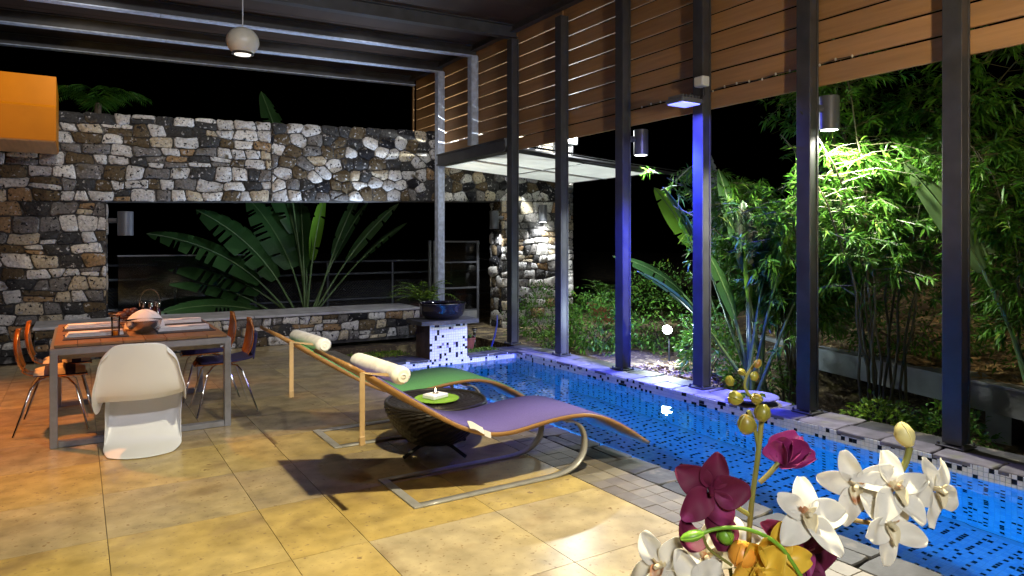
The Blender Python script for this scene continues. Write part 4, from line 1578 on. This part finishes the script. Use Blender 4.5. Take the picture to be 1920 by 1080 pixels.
Pv, Dv, Lv = [], [], []
for k in range(14):
    a = k * 2.4
    for s in range(24):
        f = s / 24
        c = np.array([.1 + math.cos(a) * f * .8, math.sin(a) * f * .8, 3.85 + .7 * f - .6 * f * f])
        for sd in (-1, 1):
            Pv.append(c); Dv.append(np.array([math.cos(a) * .6 - sd * math.sin(a), math.sin(a) * .6 + sd * math.cos(a), -.2])); Lv.append(.30 * (1 - .6 * f))
V, F, rn = leaf_mesh(np.array(Pv), np.array(Dv), np.array(Lv), np.full(len(Lv), .018), .3)
tag(np_obj('fronds', V, F, bamboo_leaf_m, pw, rn), kind='stuff')

fan_plant('bird_of_paradise', 'tall bird of paradise plant with upright stalks by the blue post', (5.95, 4.75, -.05), [
    (1.9, rad(80), 1.4, 1.0, .17, .2, palm_m, 2, .3),
    (2.0, rad(70), 1.45, .95, .17, .4, palm_m, 2, -.5),
    (1.0, rad(86), .9, .75, .15, .1, palm_bright_m, 1, -.9),
    (-.6, rad(82), .95, .85, .14, .15, palm_m, 1, .9),
    (2.6, rad(76), .75, .8, .15, .3, palm_m, 1, .8),
    (.5, rad(74), 1.0, .7, .12, .1, palm_m, 1, .5),
    (-1.2, rad(78), 1.0, .75, .13, .15, palm_bright_m, 1, .3),
    (1.4, rad(88), 1.2, .8, .14, .1, palm_m, 1, .6),
    (2.2, rad(55), .8, .95, .15, .6, palm_m, 2, -.3),
    (-.9, rad(70), .8, .6, .1, .1, palm_m, 0, .3),
])
fan_plant('banana_plant', 'silvery torn banana leaf plant standing behind the blue floodlight post', (7.5, 6.35, -.05), [
    (1.9, rad(85), 1.75, 1.25, .16, .35, palm_grey_m, 9, .2),
    (2.3, rad(72), 1.55, 1.0, .19, .5, palm_bright_m, 2, .9),
    (2.6, rad(52), 1.0, 1.2, .2, .8, palm_m, 3, .4),
    (1.2, rad(78), 1.4, 1.1, .2, .5, palm_m, 3, .4),
])
fan_plant('banana_plant', 'banana plant with broad pale leaves behind the last post at right', (6.75, 2.35, -.42), [
    (2.4, rad(70), 1.7, 1.2, .26, .5, palm_pale_m, 2, .8),
    (-1.4, rad(68), 1.9, 1.3, .27, .7, palm_pale_m, 2, .8),
    (-1.0, rad(80), 2.6, 1.3, .20, .6, palm_grey_m, 3, .5),
    (1.6, rad(76), 1.8, 1.2, .26, .5, palm_pale_m, 2, .7),
    (-2.3, rad(50), 1.0, 1.0, .2, .6, palm_m, 2, .6),
])


def bamboo(label, base, nculm, hgt, spread, seed, xmin=5.72, bias=(0, 0)):
    rr = np.random.RandomState(seed)
    t = thing('bamboo_clump', label, 'bamboo', base, group='bamboo clumps behind the posts')
    Pl, Dl, Ll = [], [], []
    tw = B()
    for c in range(nculm):
        a = rr.uniform(0, 2 * PI)
        r0 = rr.uniform(.02, .22)
        lean = spread * rr.uniform(.35, 1.0)
        h = hgt * rr.uniform(.7, 1.08)
        dirv = np.array([math.cos(a) + bias[0], math.sin(a) + bias[1], 0])
        pts = []
        for i in range(15):
            f = i / 14
            pts.append(np.array([r0 * math.cos(a), r0 * math.sin(a), 0]) + dirv * lean * (f ** 2.1) + np.array([0, 0, h * (f - .18 * f ** 3)]) + np.array([.02 * math.sin(i * 1.3 + c), .02 * math.cos(i * 1.7 + c), 0]))
        B().tube(pts, [.013 * (1 - .75 * i / 14) + .002 for i in range(15)], 7).obj('culm', culm_m, t, smooth=60)
        for i in range(6, 15):
            for _ in range(6):
                f = (i + rr.uniform(-.5, .5)) / 14
                j = min(int(f * 14), 13)
                p = pts[j] + (pts[j + 1] - pts[j]) * (f * 14 - j)
                ba = rr.uniform(0, 2 * PI)
                bd = np.array([math.cos(ba), math.sin(ba), rr.uniform(-.1, .7)])
                bl_ = rr.uniform(.25, .75)
                end = p + unit(bd) * bl_ - np.array([0, 0, .25 * bl_])
                midp = (p + end) / 2 + np.array([0, 0, .08 * bl_])
                w0 = p + np.array(base)
                if (end + np.array(base))[0] < xmin: continue
                tw.tube([p, midp, end], [.004, .003, .0015], 3, cap=False)
                for s in range(int(3 + bl_ * 7)):
                    g_ = rr.uniform(.25, 1)
                    q = (1 - g_) ** 2 * p + 2 * g_ * (1 - g_) * midp + g_ * g_ * end
                    td = unit(bd + rr.normal(size=3) * .55)
                    for _k in range(rr.randint(4, 8)):
                        d = unit(td + rr.normal(size=3) * .45 + np.array([0, 0, -.25]))
                        if (q + d * .15 + np.array(base))[0] < xmin: continue
                        Pl.append(q + rr.normal(size=3) * .012)
                        Dl.append(d)
                        Ll.append(rr.uniform(.06, .15))
    Ll = np.array(Ll)
    V, F, rn = leaf_mesh(np.array(Pl), np.array(Dl), Ll, Ll * .14 + .004, .3)
    tag(np_obj('foliage', V, F, bamboo_leaf_m, t, rn), kind='stuff')
    tag(tw.obj('twigs', culm_m, t), kind='stuff')
    return t


bamboo('bamboo clump arching left over the bird of paradise stalks', (6.6, 4.75, -.25), 16, 2.9, 1.05, 3, bias=(-.12, .6))
bamboo('dense bamboo clump around the lit cylinder lamp', (6.5, 3.7, -.4), 12, 4.3, 1.15, 5)
bamboo('bamboo clump at the right edge behind the last posts', (7.0, 2.5, -.4), 9, 3.7, 1.2, 8)


def shrub(label, c, rx, ry, rz_, n, mat, ll=(.04, .08), ww=.42, name='shrub', droop=.3, base=None, up=.35):
    t = thing(name, label, 'shrub', (c[0], c[1], base if base is not None else c[2] - rz_), group='shrubs along the pool edge')
    zc = c[2] - t.location.z
    u = unit(NR.normal(size=(n, 3)))
    rr = NR.uniform(.45, 1, n) ** .5
    lump = 1 + .22 * np.sin(u[:, 0] * 7 + c[0] * 3) * np.cos(u[:, 1] * 6 + c[1]) + .12 * np.sin(u[:, 2] * 9)
    P = u * (rr * lump)[:, None] * np.array([rx, ry, rz_]) + np.array([0, 0, zc])
    P[:, 2] = np.maximum(P[:, 2], .01)
    D = u + NR.normal(size=(n, 3)) * .6 + np.array([0, 0, up])
    L = NR.uniform(ll[0], ll[1], n)
    V, F, rn = leaf_mesh(P, D, L, L * ww, droop)
    tag(np_obj('foliage', V, F, mat, t, rn), kind='stuff')
    b = B()
    for k in range(7):
        a = k * .9
        b.tube([(0, 0, 0), (.3 * rx * math.cos(a), .3 * ry * math.sin(a), zc * .6), (.7 * rx * math.cos(a), .7 * ry * math.sin(a), zc)], [.012, .009, .004], 5, cap=False)
    b.obj('stems', bark_m, t)
    return t


shrub('rounded green hedge shrub between two posts beside the pool corner', (6.25, 7.7, .33), .52, .62, .42, 3200, shrub_leaf_m)
shrub('dim green shrub at the foot of the stone pier', (6.5, 9.3, .30), .6, .55, .48, 2200, shrub_leaf_m)
shrub('low yellow green plant at the pool corner edge', (5.85, 8.15, .08), .18, .3, .13, 420, lime_leaf_m, (.04, .09), .4)
shrub('tall loose shrub behind the garden spike light', (7.25, 7.4, .45), .85, .75, .65, 3600, shrub_leaf_m)
shrub('dark leafy shrub between the spike light and the blue post', (6.35, 5.75, .22), .4, .38, .42, 1700, shrub_leaf_m)
shrub('bright lime shrub under the bamboo beside the far pool edge', (6.0, 3.42, -.10), .26, .34, .20, 1000, lime_leaf_m, (.04, .09), .42, base=-.4)
shrub('dark green shrub left of the last visible post', (6.1, 2.92, -.12), .3, .3, .26, 900, shrub_leaf_m, (.04, .08), base=-.42)
shrub('green undergrowth shrub below the bird of paradise stalks', (6.35, 5.05, .0), .4, .4, .3, 1200, shrub_leaf_m, base=-.3)
shrub('leafy green shrub on the bank behind the concrete ledge', (7.9, 4.2, .62), .7, .9, .45, 2600, shrub_leaf_m)
shrub('loose green shrub on the bank at the right', (7.6, 2.6, .75), .7, .8, .5, 2200, shrub_leaf_m)

gcov = B()
P = np.array([[R.uniform(3.05, 3.78), R.uniform(8.6, 9.0), 0.0] for _ in range(700)] + [[R.uniform(4.5, 5.0), R.uniform(8.30, 8.62), 0.0] for _ in range(500)])
V, F, rn = leaf_mesh(P, NR.normal(size=(len(P), 3)) + [0, 0, 1.2], NR.uniform(.02, .05, len(P)), NR.uniform(.01, .02, len(P)))
tag(np_obj('ground_cover', V, F, lime_leaf_m, None, rn), 'bright green ground cover beside the tiled plinth', 'ground cover', kind='stuff')
P = np.array([[R.uniform(5.68, 6.5), R.uniform(5.3, 6.4), .0] for _ in range(900)] + [[R.uniform(5.7, 6.8), R.uniform(2.2, 4.8), -.40] for _ in range(900)])
for p in P: p[2] = ground_z(p[0], p[1]) + .012
V, F, rn = leaf_mesh(P, NR.normal(size=(len(P), 3)) * [1, 1, .12], NR.uniform(.05, .11, len(P)), NR.uniform(.02, .04, len(P)), .0)
tag(np_obj('leaf_litter', V, F, litter_m, None, rn), 'dry beige leaf litter on the soil behind the posts', 'leaf litter', kind='stuff')
n = 5200
uv = NR.uniform(0, 1, (n, 2))
P = np.array([bank_fn(a * .75, b_) for a, b_ in uv]) + [0, 0, .02]
V, F, rn = leaf_mesh(P, NR.normal(size=(n, 3)) * [1, 1, .3] + [-.2, 0, .1], NR.uniform(.06, .2, n), NR.uniform(.015, .04, n), .0)
tag(np_obj('bank_litter', V, F, litter_m, None, rn), 'dry twigs and leaves on the garden bank', 'leaf litter', kind='stuff')


def pot_plant(label, plabel, c, r, h, n, ll, mat, potmat):
    pt = thing('plant_pot', plabel, 'pot', c)
    B().lathe([(r * .7, 0), (r, h * .9), (r * 1.06, h * .9), (r * 1.06, h), (r * .92, h), (r * .9, h * .85), (0, h * .85)], n=28).obj('pot_body', potmat, pt, smooth=40)
    B().lathe([(0, h * .88), (r * .9, h * .88)], n=20).obj('soil', soil_m, pt)
    t = thing('potted_fern', label, 'fern', (c[0], c[1], c[2] + h * .885))
    Pl, Dl, Ll = [], [], []
    b = B()
    for k in range(n):
        a = R.uniform(0, 2 * PI)
        ln = R.uniform(.6, 1) * ll
        e0 = R.uniform(.7, 1.4)
        p = np.array([0, 0, 0.0])
        pts = [p.copy()]
        for s in range(12):
            e = e0 - 1.5 * (s / 12) ** 1.3
            d = np.array([math.cos(a) * math.cos(e), math.sin(a) * math.cos(e), math.sin(e)])
            p = p + d * ln / 12
            pts.append(p.copy())
            if s > 1:
                for sd in (-1, 1):
                    Pl.append(p.copy())
                    Dl.append(d * .6 + sd * np.array([-math.sin(a), math.cos(a), 0]))
                    Ll.append(ln * .26 * (1 - .7 * s / 12))
        b.tube(pts, .003, 3, cap=False)
    V, F, rn = leaf_mesh(np.array(Pl), np.array(Dl), np.array(Ll), np.array(Ll) * .2 + .003, .2)
    tag(np_obj('fronds', V, F, mat, t, rn), kind='stuff')
    b.obj('stems', stalk_m, t)


pot_plant('lit green fern in the dark pot behind the glazed bowl', 'dark pot standing behind the glazed bowl', (5.05, 10.9, .24), .22, .22, 26, .75, lime_leaf_m, M('dark_pot', (.05, .03, .03), .6))
pot_plant('grey green fern in the terracotta pot behind the hedge', 'terracotta pot behind the rounded hedge shrub', (7.9, 9.5, .1), .30, .34, 30, .8, shrub_leaf_m, terracotta_m)
pot_plant('tiny plant in the small clay pot beside the tiled plinth', 'small clay pot beside the tiled plinth', (4.68, 8.62, 0), .10, .16, 10, .16, shrub_leaf_m, terracotta_m)

# ------------------------------------------------------------------ orchids in the foreground
YAW = rad(-32.1)
DEP = .85
SC = DEP / 1300
bx = (1420 - 960) * SC
ox_, oy_ = bx * math.cos(YAW) - DEP * math.sin(YAW), bx * math.sin(YAW) + DEP * math.cos(YAW)
TBH = .72
ct_ = thing('side_table', 'small wooden side table carrying the orchid vase', 'table', (ox_, oy_, 0), YAW)
B().lathe([(0, TBH - .025), (.22, TBH - .025), (.22, TBH), (0, TBH)], n=32).obj('tabletop', tablewood_m, ct_, smooth=40)
for k in range(3):
    a = k * 2.094 + .5
    B().tube([(.12 * math.cos(a), .12 * math.sin(a), TBH - .026), (.19 * math.cos(a), .19 * math.sin(a), .008)], .014, 8).obj('leg', tablewood_m, ct_)
oa = thing('orchid_arrangement', 'white, burgundy and yellow orchids in a vase close to the camera', 'flowers', (ox_, oy_, TBH + .001), YAW)
B().lathe([(.05, 0), (.075, .08), (.06, .2), (.035, .25), (.042, .27), (.036, .27), (.03, .25), (0, .2)], n=28).obj('vase', vase_m, oa, smooth=50)


def q(px, py, w=0.0):
    """arrangement coordinates in metres: right, away, up"""
    k = 1 + w / DEP
    return Vector((((px - 960) * k - 460) * SC, w, 1.5 - (py - 455) * SC * k - TBH - .001))


def petal(parent, base, direc, nrm, L, W, mat, cup=.25, curl=.3, name='petal', pw=.75):
    d = Vector(direc).normalized()
    nr = Vector(nrm)
    nr = (nr - d * nr.dot(d)).normalized()
    s = d.cross(nr)
    b = B()
    ph = R.uniform(0, 6)

    def f(u, v):
        t = v * 2 - 1
        wv = W * .5 * math.sin(PI * (u ** pw * .93 + .035)) ** .548
        c = Vector(base) + d * L * (u - .12 * curl * u * u) + nr * L * (curl * u * u * .9 - .02 * math.cos(4 * t))
        return c + s * wv * t + nr * (cup * wv * t * t + .010 * L / .05 * .25 * math.sin(u * 7 + t * 3 + ph))
    b.grid(f, 9, 6)
    o = b.obj(name, mat, parent, smooth=80)
    solid(o, .0005, 0, 1)
    return o


def flower(c, face, L, mat, roll=0.0, lip=lip_m, wide=.70, cup=.26, curl=-.15, npet=5, name='flower'):
    L *= .92
    n_ = Vector(face).normalized()
    a0 = Vector((0, 0, 1)) if abs(n_.z) < .9 else Vector((0, 1, 0))
    up = (a0 - n_ * a0.dot(n_)).normalized()
    sd = up.cross(n_)
    c = Vector(c)
    # column and lip are the flower's body
    b = B()
    b.tube([c - n_ * .012, c + n_ * .008 + up * .002, c + n_ * .016 - up * .002], [.003, .004, .0028], 8)
    body = b.obj(name, lip if lip else mat, oa, smooth=60)
    if lip:
        petal(body, c + n_ * .002 - up * .002, n_ * .7 - up * .6, n_ + up, L * .42, L * .40, lip, .9, -.7, 'lip')
        for s_ in (-1, 1):
            petal(body, c + n_ * .002, n_ * .8 + sd * s_ * .5, up, L * .34, L * .26, lip, .6, .5, 'lip_lobe')
    for k in range(npet):
        a = roll + k * 2 * PI / npet + R.uniform(-.1, .1)
        d = up * math.cos(a) + sd * math.sin(a) + n_ * R.uniform(-.05, .55)
        petal(body, c + d * .003, d, n_, L * R.uniform(.9, 1.1), L * wide * R.uniform(.85, 1.15), mat, cup, curl + R.uniform(-.45, .35))
    return body


def stem(pts, r, mat=stem_m, name='stem'):
    return B().tube(spline(pts, 4 * len(pts)), r, 7).obj(name, mat, oa, smooth=60)


def bud(p, d, L, r, mat, name='bud'):
    b = B()
    b.lathe([(0, 0), (r * .55, L * .08), (r * .95, L * .35), (r, L * .55), (r * .7, L * .82), (r * .2, L * .97), (0, L)], n=16)
    o = b.obj(name, mat, oa, smooth=70, loc=p)
    o.rotation_euler = Vector(d).to_track_quat('Z', 'Y').to_euler()
    # seams between the sepals
    for k in range(3):
        a = k * 2.094
        B().tube([(r * x_ * math.cos(a), r * x_ * math.sin(a), L * z_) for x_, z_ in ((.6, .1), (.99, .35), (1.03, .55), (.72, .82), (.2, .97))], .0009, 4).obj('seam', mat, o, smooth=60)
    return o


# burgundy spike
b0 = Vector((0, 0, .2))
stem([b0, q(1405, 1060), q(1408, 960), q(1422, 850), q(1428, 790)], .0033)
stem([q(1424, 850), q(1412, 790), q(1403, 770)], .0022)
stem([q(1428, 790), q(1420, 760), q(1398, 730), q(1400, 706), q(1414, 684)], .0018)
for (px, py, L, r, d) in ((1372, 724, .013, .0052, (-.3, 0, 1)), (1411, 714, .012, .0046, (.3, 0, 1)), (1392, 750, .019, .0085, (-1, -.2, .3)), (1428, 750, .015, .0065, (-1, -.4, .3)),
                          (1427, 790, .022, .0095, (.15, -.2, 1)), (1402, 812, .026, .011, (-.2, -.3, .9)), (1416, 690, .012, .004, (.5, 0, 1)), (1398, 702, .010, .004, (-.8, 0, .5))):
    bud(q(px, py, -.012), d, L, r, bud_m)
stem([q(1424, 905), q(1440, 890), q(1460, 868)], .0032)
bb = q(1460, 868)
for (dx, dz, dy, L, W) in ((.5, .85, -.3, .038, .036), (.9, .35, -.5, .045, .042), (.8, .6, .3, .042, .042), (1, .0, -.2, .043, .034), (.2, .85, -.1, .030, .034)):
    petal(oa, bb, (dx, dy, dz), (-dz, -.8, dx), L, W, petal_p2, .8, .35, 'bud_petal', .6)
stem([q(1404, 965), q(1372, 945), q(1334, 916)], .003)
pf = flower(q(1332, 918, -.008), (-.15, -1, .05), .048, petal_p, .25, None, .88, .3, -.2)
petal(pf, q(1300, 985), (-.5, -.5, -.45), (.2, -1, .5), .042, .042, petal_p, .5, .4)
petal(pf, q(1340, 960), (-.05, -.4, -.8), (.3, -1, .1), .046, .046, petal_p, .5, .2)

# white cymbidium spray
stem([b0, q(1470, 1062, .03), q(1560, 990, .03), q(1625, 945, .03), q(1672, 905, .03), q(1697, 870, .03), q(1706, 838, .03)], .0042)
bud(q(1706, 838, .03), (-.35, 0, .9), .034, .0115, cream_bud)
flower(q(1512, 968, -.02), (-.05, -1, .65), .050, petal_w, .2)
flower(q(1608, 912, .02), (-.55, -.85, .2), .044, petal_w, .95)
flower(q(1676, 918, .0), (.15, -1, .75), .047, petal_w, .15)
flower(q(1752, 918, .02), (.4, -.9, .1), .044, petal_w, .95)
flower(q(1664, 985, -.01), (.15, -1, .25), .045, petal_w, .75)
stem([q(1600, 975, .02), q(1640, 982, .01), q(1662, 985, -.005)], .003)
stem([q(1640, 935, .02), q(1620, 922, .02), q(1608, 912, .02)], .0028)
stem([q(1690, 895, .02), q(1730, 908, .02), q(1752, 918, .02)], .0028)
# lower cluster
flower(q(1500, 1035, .0), (.4, -.9, .1), .056, petal_p, .5, petal_p2, .85, .3, -.1)
flower(q(1450, 1050, -.03), (.1, -1, .35), .045, petal_y, .4, petal_y, .8, .6, .2)
flower(q(1420, 1075, -.04), (-.1, -1, .5), .042, petal_y, .9, petal_y, .8, .6, .3)
bud(q(1390, 1062, -.03), (-.05, -.3, 1), .034, .0165, orange_bud)
bud(q(1366, 1020, -.02), (-.3, -.1, .8), .022, .010, stem_green)
flower(q(1325, 1050, .02), (-.2, -.8, .6), .046, petal_w, .2)
flower(q(1240, 1065, .0), (-.6, -.7, .5), .047, petal_w, .5)
flower(q(1372, 1010, .04), (-.1, -.7, .8), .040, petal_w, .4)
flower(q(1300, 1095, -.02), (-.3, -.9, .4), .042, petal_w, .8)
stem([q(1292, 1012, -.04), q(1340, 992, -.04), q(1400, 992, -.05), q(1460, 1022, -.05), q(1505, 1085, -.05)], .0024, stem_green)
bud(q(1322, 1000, -.04), (-1, 0, -.25), .03, .006, stem_green)
stem([q(1318, 1004, -.04), q(1330, 1030, -.04), q(1372, 1060, -.04)], .0018, stem_m)
stem([b0, q(1260, 1090, .01), q(1242, 1068, .01)], .003)
stem([b0, q(1330, 1075, .03), q(1326, 1052, .025)], .003)
stem([b0, q(1490, 1060, .01), q(1500, 1036, .008)], .0035)
stem([b0, q(1440, 1078, -.02), q(1450, 1052, -.025)], .003)
stem([b0, q(1388, 1085, -.02), q(1390, 1064, -.028)], .003)
stem([b0, q(1368, 1060, .03), q(1370, 1016, .03)], .0025)
